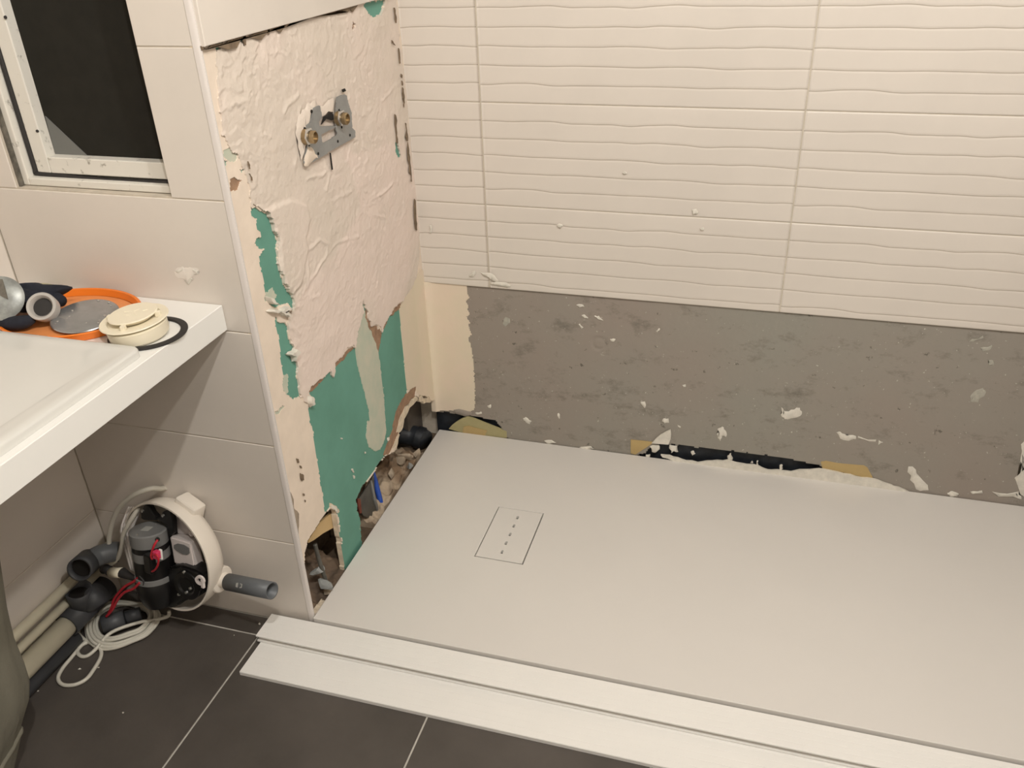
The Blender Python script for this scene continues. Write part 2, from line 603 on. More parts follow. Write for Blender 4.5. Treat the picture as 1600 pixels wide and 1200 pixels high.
YT = 0.806
WAVE = {}
rs = random.Random(11)
for g in range(1, 6):
    WAVE[g] = [(rs.uniform(.0014, .0024), rs.uniform(.24, .34), rs.uniform(0, 6.28)), (rs.uniform(.0011, .0018), rs.uniform(.13, .19), rs.uniform(0, 6.28)),
               (rs.uniform(.0004, .0008), rs.uniform(.07, .10), rs.uniform(0, 6.28))]
def wave(g, x):
    return sum(a * math.sin(2 * math.pi * x / p + f) for a, p, f in WAVE[g]) * (0.6 + 0.4 * math.sin(x * 9 + g))
TH = 0.2532
def wavy_tile(x0, x1, z_lo):
    """tile-local x0..x1 and z_lo..TH of a 0.75 m tile with five wavy grooves"""
    key = ('wavy', round(x0, 3), round(x1, 3), round(z_lo, 3))
    if key in tile_cache: return tile_cache[key]
    nx = max(3, int((x1 - x0) / 0.006))
    xs = [x0 + (x1 - x0) * i / nx for i in range(nx + 1)]
    rws = [(lambda x: z_lo, 0.0), (lambda x: z_lo + 0.0, TZ + 0.0002), (lambda x: z_lo + 0.0012, TZ + 0.0012), (lambda x: z_lo + 0.004, TZ + 0.0014)]
    gf = []
    for g in range(1, 6):
        zc = TH * g / 6
        if zc < z_lo + 0.010: continue
        prev = max(z_lo, TH * (g - 1) / 6)
        rws.append((lambda x, z=(prev + zc) / 2: z, TZ + 0.0014))
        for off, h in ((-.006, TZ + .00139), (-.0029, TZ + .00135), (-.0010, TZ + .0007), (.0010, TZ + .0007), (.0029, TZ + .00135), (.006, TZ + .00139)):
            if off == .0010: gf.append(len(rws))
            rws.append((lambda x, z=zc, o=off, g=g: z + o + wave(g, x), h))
    rws.append((lambda x: TH - TH / 12, TZ + 0.0014))
    rws += [(lambda x: TH - 0.004, TZ + 0.0014), (lambda x: TH - 0.0012, TZ + 0.0012), (lambda x: TH, TZ + 0.0002), (lambda x: TH, 0.0)]
    verts, faces, mi = [], [], []
    nr = len(rws)
    for i, x in enumerate(xs):
        e = 0.0006 if i in (0, nx) else 0.0
        for f, h in rws:
            verts.append((x - x0, -(max(h - e, 0)), f(x) - z_lo))
    for i in range(nx):
        for r in range(nr - 1):
            faces.append((i * nr + r, (i + 1) * nr + r, (i + 1) * nr + r + 1, i * nr + r + 1))
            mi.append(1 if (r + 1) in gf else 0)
    for i in (0, nx):
        faces.append(tuple(i * nr + r for r in range(nr)) if i else tuple(i * nr + r for r in range(nr))[::-1])
        mi.append(0)
    me = mesh_of(verts, faces, False)
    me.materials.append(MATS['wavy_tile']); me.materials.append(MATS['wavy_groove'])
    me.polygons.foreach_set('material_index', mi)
    sm = [True] * len(faces); sm[-1] = sm[-2] = False
    me.polygons.foreach_set('use_smooth', sm)
    tile_cache[key] = me
    return me
XJ = (0.1885, 0.9385)
zb = [0.5165, 0.7473, 1.0025, 1.2577, 1.5129, 1.7681, 2.0233, 2.2785]
for k, z in enumerate(zb):
    top = zb[k + 1] - 0.002 if k + 1 < len(zb) else ZC
    for tx0, tx1, wx in ((0.75 - 0.1915, 0.75, -0.0045), (0.0, 0.748, XJ[0] + 0.0015), (0.0, XR - XJ[1] - 0.002, XJ[1] + 0.0005 + 0.001)):
        me = wavy_tile(tx0, tx1, TH - (top - z) if k == 0 else 0.0)
        o = bpy.data.objects.new('tile', me)
        COL.objects.link(o)
        o.parent = wall_back
        o.location = (wx, YT + TZ + 0.0014, z)
for xj in XJ:
    box('joint_filler', (xj - 0.0014, YT + 0.0002, 0.518), (xj + 0.0018, YB, ZC), 'grout', wall_back)
# grey concrete strip with broken-out gaps along the tray
GAP1 = [(0.6048,0.0367),(0.6246,0.0428),(0.6431,0.0755),(0.6917,0.0859),(0.8453,0.088),(1.0028,0.0898),(1.0924,0.0779),(1.2012,0.0888),(1.2273,0.062),(1.2368,0.0436),(1.1897,0.0355),(1.0979,0.0197),(0.8725,-0.0069),(0.6058,0.0095)]
GAP2 = [(-0.0223,0.1023),(0.0073,0.0972),(0.0503,0.0977),(0.0962,0.0969),(0.1446,0.0928),(0.1831,0.0892),(0.2015,0.0702),(0.2162,0.034),(0.0732,-0.0025),(0.0052,-0.0129),(-0.0308,0.0045)]
us = np.arange(-0.012, XR + 0.004, 0.004)
vs = np.arange(0.0, 0.5281, 0.004)
UC, VC = np.meshgrid((us[:-1] + us[1:]) / 2, (vs[:-1] + vs[1:]) / 2, indexing='ij')
jx, jz = fbm(UC, VC, 60, 3) * 0.006, fbm(UC, VC, 60, 9) * 0.004
mask = ~(inside(UC + jx, VC + jz, GAP1) | inside(UC + jx, VC + jz, GAP2))
UN, VN = np.meshgrid(us, vs, indexing='ij')
top = 0.0008 * fbm(UN, VN, 14, 21) + 0.0003 * fbm(UN, VN, 70, 5)
ring = np.hypot(UN - 0.4877, VN - 0.3773)
top -= 0.0022 * np.exp(-((ring - 0.017) / 0.004) ** 2)
concrete = sheet('concrete_strip', us, vs, mask, top, -0.022, lambda u, v, h: (u, YB - h, v), 'concrete', wall_back)
gap_back = box('membrane', (-0.01, YB + 0.016, 0.0), (XR, YB + 0.028, 0.14), 'membrane', wall_back)
gap_back['label'] = 'black membrane showing in the gaps under the concrete'
# cream plaster band down the inner corner, ragged on its right edge
BAND = [(-0.0229,0.5329),(-0.0116,0.5196),(0.0547,0.5167),(0.1215,0.5156),(0.1201,0.4939),(0.1237,0.48),(0.1162,0.4678),(0.1208,0.4527),(0.1168,0.4418),(0.1245,0.4309),(0.1126,0.421),(0.1181,0.4098),(0.1243,0.4003),(0.1158,0.3995),(0.1246,0.367),(0.1147,0.3557),(0.1223,0.3293),(0.1247,0.2742),(0.1252,0.2239),(0.1203,0.1196),(0.1018,0.1117),(0.0039,0.1003),(-0.0192,0.0597),(-0.0272,0.1659),(-0.0308,0.3248)]
us = np.arange(-0.012, 0.16, 0.0025)
vs = np.arange(0.06, 0.53, 0.0025)
UC, VC = np.meshgrid((us[:-1] + us[1:]) / 2, (vs[:-1] + vs[1:]) / 2, indexing='ij')
mask = inside(np.maximum(UC, 0.006) + fbm(UC, VC, 120, 4) * 0.003, VC, [(max(p[0], -0.02) if p[0] > 0.02 else -0.03, p[1]) for p in BAND])
UN, VN = np.meshgrid(us, vs, indexing='ij')
top = 0.002 + 0.0006 * fbm(UN, VN, 25, 8) + 0.010 * np.exp(-np.maximum(UN - 0.002, 0) / 0.012)
plaster_band = sheet('plaster_band', us, vs, mask, top, -0.001, lambda u, v, h: (u, YB - h, v), 'corner_plaster', wall_back)

SR = random.Random(77)
def ragged(pts, k=0.13):
    """break the straight edges of an outline into a torn, uneven line (stays in its plane)"""
    out = []
    P = [Vector(p) for p in pts]
    nrm = Vector((0, 0, 0))
    for a, b in zip(P, P[1:] + P[:1]): nrm += a.cross(b)
    if nrm.length < 1e-12: return pts
    nrm.normalize()
    for a, b in zip(P, P[1:] + P[:1]):
        d = b - a
        out.append(a)
        if d.length > 0.004:
            s = nrm.cross(d)
            for t in (0.3, 0.62):
                out.append(a + d * (t + SR.uniform(-.06, .06)) + s * SR.uniform(-k, k))
    return [tuple(p) for p in out]
def splat(pts, mat='splat_white', off=(0, -0.0018, 0), parent=None, name='plaster_splat', y0=None):
    pts = ragged(pts)
    n = len(pts)
    c = [sum(p[i] for p in pts) / n for i in range(3)]
    bm = bmesh.new()
    base = [bm.verts.new(p) for p in pts]
    inner = [bm.verts.new([p[i] + (c[i] - p[i]) * 0.25 + off[i] for i in range(3)]) for p in pts]
    for k in range(n):
        bm.faces.new((base[k], base[(k + 1) % n], inner[(k + 1) % n], inner[k]))
    bm.faces.new(inner)
    bm.faces.new(base[::-1])
    bmesh.ops.triangulate(bm, faces=[f for f in bm.faces if len(f.verts) > 4])
    return link(name, bm_mesh(bm, angle=1.0), mat, parent)

SPLATS = [[(0.6705,0.8125,0.1671),(0.6848,0.8125,0.1691),(0.687,0.8125,0.1552),(0.6738,0.8125,0.1504),(0.6671,0.8125,0.158)],[(0.7098,0.8125,0.1527),(0.7197,0.8125,0.1467),(0.7175,0.8125,0.143),(0.7116,0.8125,0.1467)],[(0.8172,0.8125,0.1541),(0.8295,0.8125,0.1643),(0.8399,0.8125,0.1517),(0.8425,0.8125,0.1322),(0.832,0.8125,0.1335),(0.8288,0.8125,0.1159),(0.8205,0.8125,0.1318)],[(0.9753,0.8125,0.2215),(0.974,0.8125,0.2449),(0.981,0.8125,0.2286),(0.9989,0.8125,0.2405),(1.0202,0.8125,0.2489),(1.027,0.8125,0.2303),(1.0083,0.8125,0.2159),(0.9864,0.8125,0.2096)],[(1.1166,0.8125,0.1896),(1.1273,0.8125,0.1912),(1.1457,0.8125,0.1831),(1.1672,0.8125,0.1835),(1.1686,0.8125,0.174),(1.1387,0.8125,0.1662)],[(1.1712,0.8125,0.1852),(1.2169,0.8125,0.1801),(1.2166,0.8125,0.1736),(1.1722,0.8125,0.1789)],[(1.2232,0.8125,0.18),(1.2347,0.8125,0.1747),(1.2238,0.8125,0.1638)],[(1.3059,0.8125,0.1103),(1.3161,0.8125,0.112),(1.3401,0.8125,0.0811),(1.3665,0.8125,0.0446),(1.3478,0.8125,0.0389),(1.3175,0.8125,0.0691)],[(1.5478,0.8125,0.2051),(1.5477,0.8125,0.2352),(1.5883,0.8125,0.0594),(1.5732,0.8125,0.0768)],[(0.4244,0.8125,0.4854),(0.4415,0.8125,0.4887),(0.4477,0.8125,0.4821),(0.4338,0.8125,0.4785)],[(0.4391,0.8125,0.4572),(0.4479,0.8125,0.4598),(0.4579,0.8125,0.4501),(0.448,0.8125,0.4491)],[(0.4728,0.8125,0.4583),(0.4857,0.8125,0.4601),(0.4987,0.8125,0.4474),(0.4884,0.8125,0.4486)],[(0.4314,0.8125,0.4299),(0.4355,0.8125,0.432),(0.4445,0.8125,0.4216),(0.4393,0.8125,0.4176)],[(0.2671,0.8125,0.1107),(0.276,0.8125,0.1165),(0.2942,0.8125,0.1047),(0.2869,0.8125,0.0924),(0.2755,0.8125,0.0967)],[(0.6061,0.8125,0.2125),(0.6176,0.8125,0.214),(0.6206,0.8125,0.2071),(0.619,0.8125,0.1933),(0.613,0.8125,0.1986)],[(0.5168,0.8125,0.3949),(0.5318,0.8125,0.3965),(0.5284,0.8125,0.3881),(0.5196,0.8125,0.3883)],[(0.7153,0.8125,0.2785),(0.7232,0.8125,0.2818),(0.7257,0.8125,0.2751),(0.7187,0.8125,0.2718)],[(0.1198,0.8125,0.1079),(0.1393,0.8125,0.1159),(0.1425,0.8125,0.1097),(0.1255,0.8125,0.1034)],[(0.16,0.8125,0.1385),(0.1716,0.8125,0.1453),(0.1697,0.8125,0.1319),(0.1626,0.8125,0.131)],[(0.6378,0.8125,0.4314),(0.6459,0.8125,0.4406),(0.6485,0.8125,0.4381),(0.6415,0.8125,0.4273)],[(0.3707,0.8125,0.1414),(0.3752,0.8125,0.1433),(0.3779,0.8125,0.1263),(0.3751,0.8125,0.124)],[(1.4114,0.8125,0.0443),(1.422,0.8125,0.0519),(1.4383,0.8125,0.0465),(1.4373,0.8125,0.0365),(1.4196,0.8125,0.0333)],[(1.4632,0.8125,0.0575),(1.4885,0.8125,0.0652),(1.4931,0.8125,0.0579),(1.4706,0.8125,0.0506)],[(1.5121,0.8125,0.0661),(1.5715,0.8125,0.0765),(1.5825,0.8125,0.0543),(1.5298,0.8125,0.053)],[(0.3294,0.8125,0.0421),(0.3526,0.8125,0.0483),(0.3669,0.8125,0.0411),(0.3408,0.8125,0.0318)],[(0.4327,0.8125,0.0325),(0.4666,0.8125,0.0444),(0.4791,0.8125,0.0377),(0.4441,0.8125,0.0276)]]
for p in SPLATS: splat(p, parent=wall_back)
FAINT = [[(1.4078,0.8127,0.3402),(1.4288,0.8127,0.3608),(1.4379,0.8127,0.3499),(1.4263,0.8127,0.3195),(1.4091,0.8127,0.3201)],[(1.4009,0.8127,0.4667),(1.4234,0.8127,0.4766),(1.4231,0.8127,0.4651),(1.4083,0.8127,0.4573)],[(1.3735,0.8127,0.4793),(1.3995,0.8127,0.4989),(1.402,0.8127,0.4924),(1.3817,0.8127,0.4795)],[(1.4237,0.8127,0.4372),(1.4348,0.8127,0.4364),(1.4377,0.8127,0.423),(1.4294,0.8127,0.4234)],[(0.2182,0.8127,0.41),(0.2273,0.8127,0.4307),(0.2393,0.8127,0.4272),(0.2399,0.8127,0.4145),(0.2262,0.8127,0.402)]]
for p in FAINT: splat(p, 'splat_faint', (0, -0.0006, 0), wall_back)
# little lumps stuck on the wavy tiles
for p in [[(0.3758,0.8025,0.7062),(0.3835,0.8025,0.7108),(0.3936,0.8025,0.7063),(0.3875,0.8025,0.6987),(0.3793,0.8025,0.7002)],[(0.5389,0.8025,0.8477),(0.5459,0.8025,0.8508),(0.5512,0.8025,0.8464),(0.5438,0.8025,0.8432)],[(0.031,0.8025,0.684),(0.0377,0.8025,0.6845),(0.0347,0.8025,0.6626),(0.0279,0.8025,0.6611)],[(0.7089,0.8025,0.7656),(0.7203,0.8025,0.7682),(0.7247,0.8025,0.7578),(0.7121,0.8025,0.7522)],[(0.7305,0.8025,0.7211),(0.7411,0.8025,0.7227),(0.7406,0.8025,0.7168),(0.7332,0.8025,0.7163)],[(0.1319,0.8025,0.5467),(0.1423,0.8025,0.5622),(0.1508,0.8025,0.564),(0.1531,0.8025,0.5574),(0.143,0.8025,0.5453)],[(0.1644,0.8025,0.5617),(0.1837,0.8025,0.5616),(0.2053,0.8025,0.555),(0.2167,0.8025,0.5408),(0.2045,0.8025,0.5369),(0.1885,0.8025,0.548),(0.1696,0.8025,0.5554)],[(0.1923,0.8025,0.5359),(0.2209,0.8025,0.5372),(0.247,0.8025,0.5326),(0.2479,0.8025,0.5276),(0.215,0.8025,0.5265),(0.1931,0.8025,0.5291)]]:
    splat(p, 'splat_white', (0, -0.002, 0), wall_back)
# grey ledge under the corner plaster, loose flap and white bits over the gap
splat([(0.0516,0.812,0.1112),(0.1104,0.812,0.111),(0.108,0.812,0.0991),(0.0508,0.812,0.0991)], 'concrete', (0, -0.004, 0), wall_back, 'concrete_ledge')
prism('plaster_flap', [(0.6431,0.81,0.0846),(0.6546,0.81,0.1028),(0.6661,0.81,0.1162),(0.6824,0.81,0.1302),(0.6927,0.81,0.1374),(0.6951,0.81,0.1205),(0.6944,0.81,0.1058),(0.6896,0.81,0.0875),(0.6701,0.81,0.0863)], (0, -0.004, 0), 'splat_white', wall_back)
for p in [[(0.6356,0.815,0.0701),(0.6625,0.815,0.0772),(0.6656,0.815,0.0629),(0.6539,0.815,0.0491),(0.6439,0.815,0.0505)],[(0.6917,0.815,0.0817),(0.7136,0.815,0.0821),(0.7173,0.815,0.062),(0.7035,0.815,0.0628),(0.6981,0.815,0.0548)],[(0.751,0.815,0.0673),(0.7579,0.815,0.0731),(0.7648,0.815,0.0636),(0.7566,0.815,0.0552)],[(0.8513,0.815,0.0713),(0.8598,0.815,0.0814),(0.8654,0.815,0.056),(0.8551,0.815,0.0543)],[(0.9293,0.815,0.0663),(0.9337,0.815,0.0681),(0.9364,0.815,0.051),(0.9309,0.815,0.0501)],[(0.99,0.815,0.0615),(0.9964,0.815,0.0655),(1.0003,0.815,0.0516),(0.9943,0.815,0.0436)],[(0.9137,0.815,0.0579),(0.9187,0.815,0.0646),(0.9211,0.815,0.0591)],[(0.627,0.815,0.0388),(0.6393,0.815,0.0426),(0.6388,0.815,0.0317),(0.6273,0.815,0.031)]]:
    splat(p, 'splat_white', (0, -0.004, 0), wall_back)
# plaster fillet where the tray meets the concrete
FIL = [(0.67,0.806,0.0498),(0.6945,0.806,0.0513),(0.7292,0.806,0.0431),(0.7732,0.806,0.0395),(0.8108,0.806,0.0509),(0.8528,0.806,0.0612),(0.891,0.806,0.0556),(0.9379,0.806,0.0539),(0.962,0.806,0.0456),(0.9892,0.806,0.0501),(1.0213,0.806,0.0496),(1.091,0.806,0.0709),(1.1404,0.806,0.0677),(1.1855,0.806,0.061),(1.2336,0.806,0.0605),(1.2744,0.806,0.0493),(1.306,0.806,0.0405),(1.32,0.806,0.0344),(1.321,0.806,0.0289),(1.2338,0.806,0.0319),(1.1458,0.806,0.03),(1.0556,0.806,0.0303),(0.964,0.806,0.0265),(0.87,0.806,0.0274),(0.7982,0.806,0.0275),(0.7251,0.806,0.0305),(0.6753,0.806,0.0423)]
prism('plaster_fillet', ragged(FIL, 0.05), (0, 0.006, 0), 'splat_white', wall_back)

# ---- shower side wall (partition), stripped
PY0, PY1, PZ1 = 0.0080, 0.8135, 1.2465
us = np.arange(PY0, PY1 + 0.001, 0.0030)
vs = np.arange(0.0, 1.2505, 0.0026)
UC, VC = np.meshgrid((us[:-1] + us[1:]) / 2, (vs[:-1] + vs[1:]) / 2, indexing='ij')
UN, VN = np.meshgrid(us, vs, indexing='ij')
ju, jv = fbm(UC, VC, 70, 31, 3) * 0.007, fbm(UC, VC, 70, 41, 3) * 0.005
JU, JV = UC + ju, VC + jv
ju2, jv2 = UC + ju * 0.3, VC + jv * 0.3
HOLE_R = [(0.6749,0.2285),(0.6096,0.2338),(0.5663,0.2146),(0.5542,0.1833),(0.5171,0.1745),(0.524,0.1472),(0.4677,0.1668),(0.424,0.1749),(0.384,0.1675),(0.3241,0.172),(0.2782,0.1632),(0.2792,0.1176),(0.2801,0.0789),(0.2783,0.0513),(0.275,0.018),(0.4538,-0.1285),(0.9641,-0.1207),(0.8952,0.1027),(0.7844,0.1522),(0.758,0.1811)]
HOLE_L = [(0.1576,0.2265),(0.1811,0.2012),(0.1792,0.1698),(0.1803,0.108),(0.1788,0.0464),(0.1712,0.0015),(0.0205,0.0247),(0.0054,0.0514),(0.0128,0.0932),(0.0135,0.1403),(0.0178,0.1774),(0.0286,0.2027),(0.0453,0.2204),(0.0826,0.2248),(0.1282,0.2297)]
hole = inside(JU, JV, HOLE_R) | inside(ju2, jv2, HOLE_L)
hole &= VC < 0.26
G1A = [(0.0682,0.9639),(0.0805,0.9617),(0.0992,0.9485),(0.1154,0.9359),(0.122,0.9245),(0.127,0.9078),(0.1326,0.8774),(0.1236,0.8653),(0.1232,0.8423),(0.1249,0.8141),(0.1283,0.7906),(0.1409,0.7712),(0.1515,0.7563),(0.1498,0.7341),(0.1415,0.7328),(0.1303,0.7503),(0.1028,0.7583),(0.0879,0.7577),(0.0714,0.773),(0.0595,0.7901),(0.0623,0.8046),(0.0649,0.8267),(0.0634,0.8427),(0.0631,0.8579),(0.0647,0.8724),(0.0866,0.881),(0.0709,0.8849),(0.0594,0.9002),(0.0652,0.9073),(0.0842,0.9042),(0.084,0.9135),(0.0761,0.9199),(0.0741,0.9333),(0.0798,0.9404),(0.0644,0.9492)]
G1B = [(0.0795,0.7432),(0.0902,0.7313),(0.1088,0.7194),(0.1182,0.7086),(0.1113,0.6993),(0.1134,0.6748),(0.1273,0.6572),(0.1155,0.6522),(0.1275,0.633),(0.1236,0.6084),(0.1153,0.595),(0.1195,0.5701),(0.1179,0.5471),(0.09,0.5539),(0.0728,0.5738),(0.0601,0.5942),(0.0687,0.6202),(0.0708,0.6451),(0.0759,0.6765),(0.0778,0.7049),(0.0773,0.73)]
G2 = [(0.1497,0.5337),(0.1673,0.535),(0.2022,0.5337),(0.2384,0.5331),(0.2727,0.5318),(0.3046,0.5321),(0.3455,0.5358),(0.3845,0.5282),(0.394,0.5616),(0.4312,0.5889),(0.4436,0.6253),(0.4488,0.6058),(0.4619,0.5547),(0.4839,0.5331),(0.5112,0.4975),(0.5369,0.5144),(0.5808,0.5207),(0.6136,0.5274),(0.6568,0.5218),(0.657,0.486),(0.6472,0.4571),(0.637,0.4055),(0.635,0.2715),(0.6052,0.234),(0.5189,0.2075),(0.5157,0.1689),(0.468,0.1679),(0.424,0.1749),(0.3847,0.1702),(0.3241,0.172),(0.2782,0.1632),(0.2792,0.1176),(0.2801,0.0789),(0.2783,0.0513),(0.275,0.018),(0.1712,0.0015),(0.1743,0.0502),(0.1803,0.108),(0.1818,0.1678),(0.1819,0.2036),(0.1586,0.2299),(0.1289,0.232),(0.132,0.2583),(0.1354,0.3175),(0.1374,0.3706),(0.1382,0.4336),(0.1374,0.4753),(0.1382,0.5151)]
G3 = [(0.6252,1.2448),(0.7212,1.2387),(0.7274,1.2421),(0.7317,1.2377),(0.716,1.2193),(0.6866,1.2087),(0.6551,1.2077),(0.6372,1.2165),(0.6184,1.2379)]
G4 = [[(0.0513,1.2408),(0.0797,1.2426),(0.0619,1.2319),(0.0532,1.2309)],[(0.1203,1.2429),(0.1385,1.2434),(0.1329,1.2274),(0.127,1.2328)],[(0.0562,1.0365),(0.072,1.0338),(0.061,1.0291)],[(0.7061,0.9218),(0.7234,0.9199),(0.7373,0.8787),(0.7202,0.8832),(0.7066,0.9008)],[(0.0157,1.0624),(0.0269,1.061),(0.0208,1.0519),(0.0154,1.0534)],[(0.2442,1.0123),(0.2545,1.0089),(0.2495,1.005)]]
PALE = [[(0.0247,1.0794),(0.0421,1.0789),(0.0609,1.0728),(0.0515,1.0545),(0.0318,1.0581),(0.0183,1.0698)],[(0.0641,0.8038),(0.0912,0.8002),(0.1024,0.7795),(0.0776,0.7703),(0.0595,0.7901)],[(0.0687,0.6202),(0.0895,0.6133),(0.0793,0.5746),(0.0701,0.5775),(0.0601,0.5942)],[(0.0213,0.5681),(0.0639,0.5587),(0.0358,0.555),(0.0226,0.5607)]]
SKIM = [(0.443,0.6231),(0.4312,0.5889),(0.394,0.5616),(0.3764,0.5293),(0.3772,0.4841),(0.3878,0.4263),(0.3964,0.3785),(0.4031,0.3417),(0.3982,0.3112),(0.3897,0.322),(0.3714,0.286),(0.3766,0.2527),(0.41,0.2174),(0.4348,0.2055),(0.4597,0.2114),(0.4816,0.2351),(0.4877,0.2931),(0.4918,0.333),(0.4967,0.366),(0.4898,0.3133),(0.4922,0.3908),(0.4932,0.4611),(0.4766,0.5064),(0.4557,0.5525),(0.4474,0.5815),(0.4459,0.6145)]
CORN = [(0.6386,0.5162),(0.6568,0.5218),(0.7184,0.5298),(0.7621,0.5516),(0.7821,0.5658),(0.8323,0.5346),(0.8032,0.1311),(0.7489,0.1691),(0.7123,0.2061),(0.684,0.2409),(0.6521,0.2558),(0.6314,0.2735),(0.6338,0.3494),(0.6351,0.4348)]
BROWN = [[(0.1468,0.5353),(0.1574,0.5443),(0.1955,0.5411),(0.2292,0.5333),(0.2054,0.5295),(0.1683,0.5326)],[(0.2657,0.5306),(0.2739,0.5456),(0.3071,0.5406),(0.3495,0.5427),(0.3845,0.5282),(0.3449,0.5337),(0.3039,0.5296)],[(0.4523,0.5993),(0.4645,0.5524),(0.4848,0.5363),(0.5104,0.5121),(0.5195,0.4935),(0.4947,0.4577),(0.4754,0.5018),(0.4581,0.5412),(0.4491,0.5758)],[(0.5304,0.5122),(0.5435,0.5166),(0.5796,0.5159),(0.6142,0.5298),(0.6574,0.5243),(0.6426,0.5117),(0.6101,0.5139),(0.5735,0.5161),(0.5329,0.4993)],[(0.6462,0.2642),(0.6905,0.2491),(0.6776,0.227),(0.6162,0.2312),(0.5765,0.2213),(0.5586,0.1838),(0.5318,0.178),(0.5276,0.1612),(0.4673,0.1651),(0.4453,0.1816),(0.4822,0.1969),(0.5181,0.2155),(0.5477,0.2513),(0.5925,0.2629)],[(0.0223,1.0311),(0.0331,1.028),(0.0431,1.0217),(0.0576,1.0192),(0.0449,1.0094),(0.0372,1.0049),(0.017,1.0076)],[(0.5584,1.2126),(0.5672,1.2103),(0.5582,1.1955),(0.5479,1.1988)],[(0.0076,0.4051),(0.0151,0.3766),(0.0222,0.3505),(0.0173,0.3302),(0.0308,0.3066),(0.0137,0.2587),(0.0083,0.2915),(0.0062,0.3333),(0.0049,0.3762)]]
THICK = [(0.0474,1.2224),(0.035,1.1647),(0.0224,1.1054),(0.0576,1.0545),(0.0731,1.0096),(0.0704,0.9643),(0.0768,0.97),(0.1028,0.9491),(0.1226,0.9261),(0.127,0.9078),(0.1326,0.8774),(0.1236,0.8653),(0.1232,0.8423),(0.1249,0.8141),(0.1283,0.7906),(0.1409,0.7712),(0.1515,0.7563),(0.1498,0.7341),(0.1415,0.7328),(0.1234,0.7293),(0.1169,0.7093),(0.1113,0.6993),(0.1134,0.6748),(0.1273,0.6572),(0.1155,0.6522),(0.1275,0.633),(0.1236,0.6084),(0.1153,0.595),(0.1195,0.5701),(0.12,0.5459),(0.1342,0.5248),(0.1412,0.5065),(0.1505,0.5034),(0.1502,0.5297),(0.1468,0.5353),(0.1574,0.5443),(0.1955,0.5411),(0.2396,0.5373),(0.2479,0.5401),(0.2491,0.5225),(0.2565,0.516),(0.2687,0.5217),(0.2739,0.5456),(0.3071,0.5406),(0.3346,0.5502),(0.3626,0.5422),(0.3728,0.5311),(0.394,0.5616),(0.4312,0.5889),(0.4382,0.6252),(0.443,0.6231),(0.4547,0.5882),(0.4645,0.5524),(0.4692,0.541),(0.4854,0.5386),(0.5121,0.5182),(0.5254,0.4933),(0.5273,0.5137),(0.5435,0.5166),(0.5808,0.5207),(0.6024,0.5324),(0.6584,0.5282),(0.7187,0.5309),(0.758,0.5522),(0.7781,0.5784),(0.8121,0.6636),(0.8223,0.7654),(0.806,0.8209),(0.8027,0.9667),(0.8007,1.0587),(0.793,1.1474),(0.7945,1.2312),(0.7918,1.256),(0.7378,1.261),(0.7223,1.2226),(0.6866,1.2087),(0.6551,1.2077),(0.6372,1.2165),(0.6157,1.2458),(0.6057,1.2619),(0.1617,1.2663),(0.0573,1.2501)]
FLAP = [(0.1023,0.9475),(0.1992,0.9389),(0.2521,0.9106),(0.2576,0.877),(0.2291,0.8506),(0.2294,0.826),(0.2055,0.794),(0.188,0.772),(0.1515,0.7637),(0.1409,0.7712),(0.1283,0.7906),(0.1228,0.8189),(0.1326,0.8774),(0.1244,0.9106)]
PINK = [(0.4328,0.967),(0.8376,0.8867),(0.7757,0.5683),(0.658,0.5267),(0.5254,0.4933),(0.3746,0.5302),(0.2729,0.5389),(0.12,0.5459),(0.1226,0.6178),(0.1134,0.6748),(0.1426,0.7289),(0.2047,0.7609),(0.3393,0.7764),(0.4219,0.7995),(0.4744,0.8443)]
RIDGES = [[(0.2269,0.831),(0.2055,0.794),(0.188,0.772),(0.1518,0.7644)],[(0.5147,0.8042),(0.5836,0.7767),(0.628,0.7483),(0.703,0.732),(0.7334,0.7523)],[(0.2367,0.8233),(0.2826,0.8231),(0.3122,0.806),(0.2978,0.7878)],[(0.212,0.7579),(0.3069,0.7886),(0.363,0.7939),(0.4545,0.7745)],[(0.2199,0.809),(0.2227,0.7788),(0.1988,0.755),(0.181,0.7372)],[(0.1175,0.7111),(0.1524,0.6731)],[(0.5174,0.7756),(0.5324,0.7516)],[(0.7239,0.7654),(0.7311,0.743),(0.7158,0.7328)],[(0.3212,0.8927),(0.3897,0.8837),(0.4451,0.8796)],[(0.1484,0.7347),(0.1941,0.7273),(0.2496,0.7161)],[(0.2068,1.1509),(0.286,1.1537),(0.3482,1.157)],[(0.2352,0.9962),(0.2668,1.0472),(0.2627,1.0699),(0.2995,1.1017)],[(0.2691,0.9563),(0.3163,0.9506),(0.3498,0.949)],[(0.5092,1.2168),(0.5247,1.1924),(0.5312,1.1669)],[(0.4536,1.2345),(0.4545,1.2092)],[(0.5565,0.8276),(0.624,0.8302),(0.7009,0.8313)],[(0.736,1.1491),(0.7764,1.1284),(0.7793,1.0933)],[(0.1411,1.0754),(0.1712,1.0648)],[(0.0702,1.142),(0.1187,1.1417),(0.1678,1.1351)],[(0.2247,1.0996),(0.2424,1.1098),(0.2884,1.1146)],[(0.6742,1.123),(0.7051,1.116)],[(0.7265,1.0014),(0.7166,0.94),(0.727,0.8861)],[(0.4839,1.0362),(0.5596,1.028),(0.6661,1.0314),(0.7506,1.05)],[(0.1089,1.2187),(0.123,1.2334)],[(0.3255,1.0332),(0.3658,0.9445),(0.3385,0.912)],[(0.2438,1.1577),(0.2969,1.1412),(0.3504,1.1133)]]

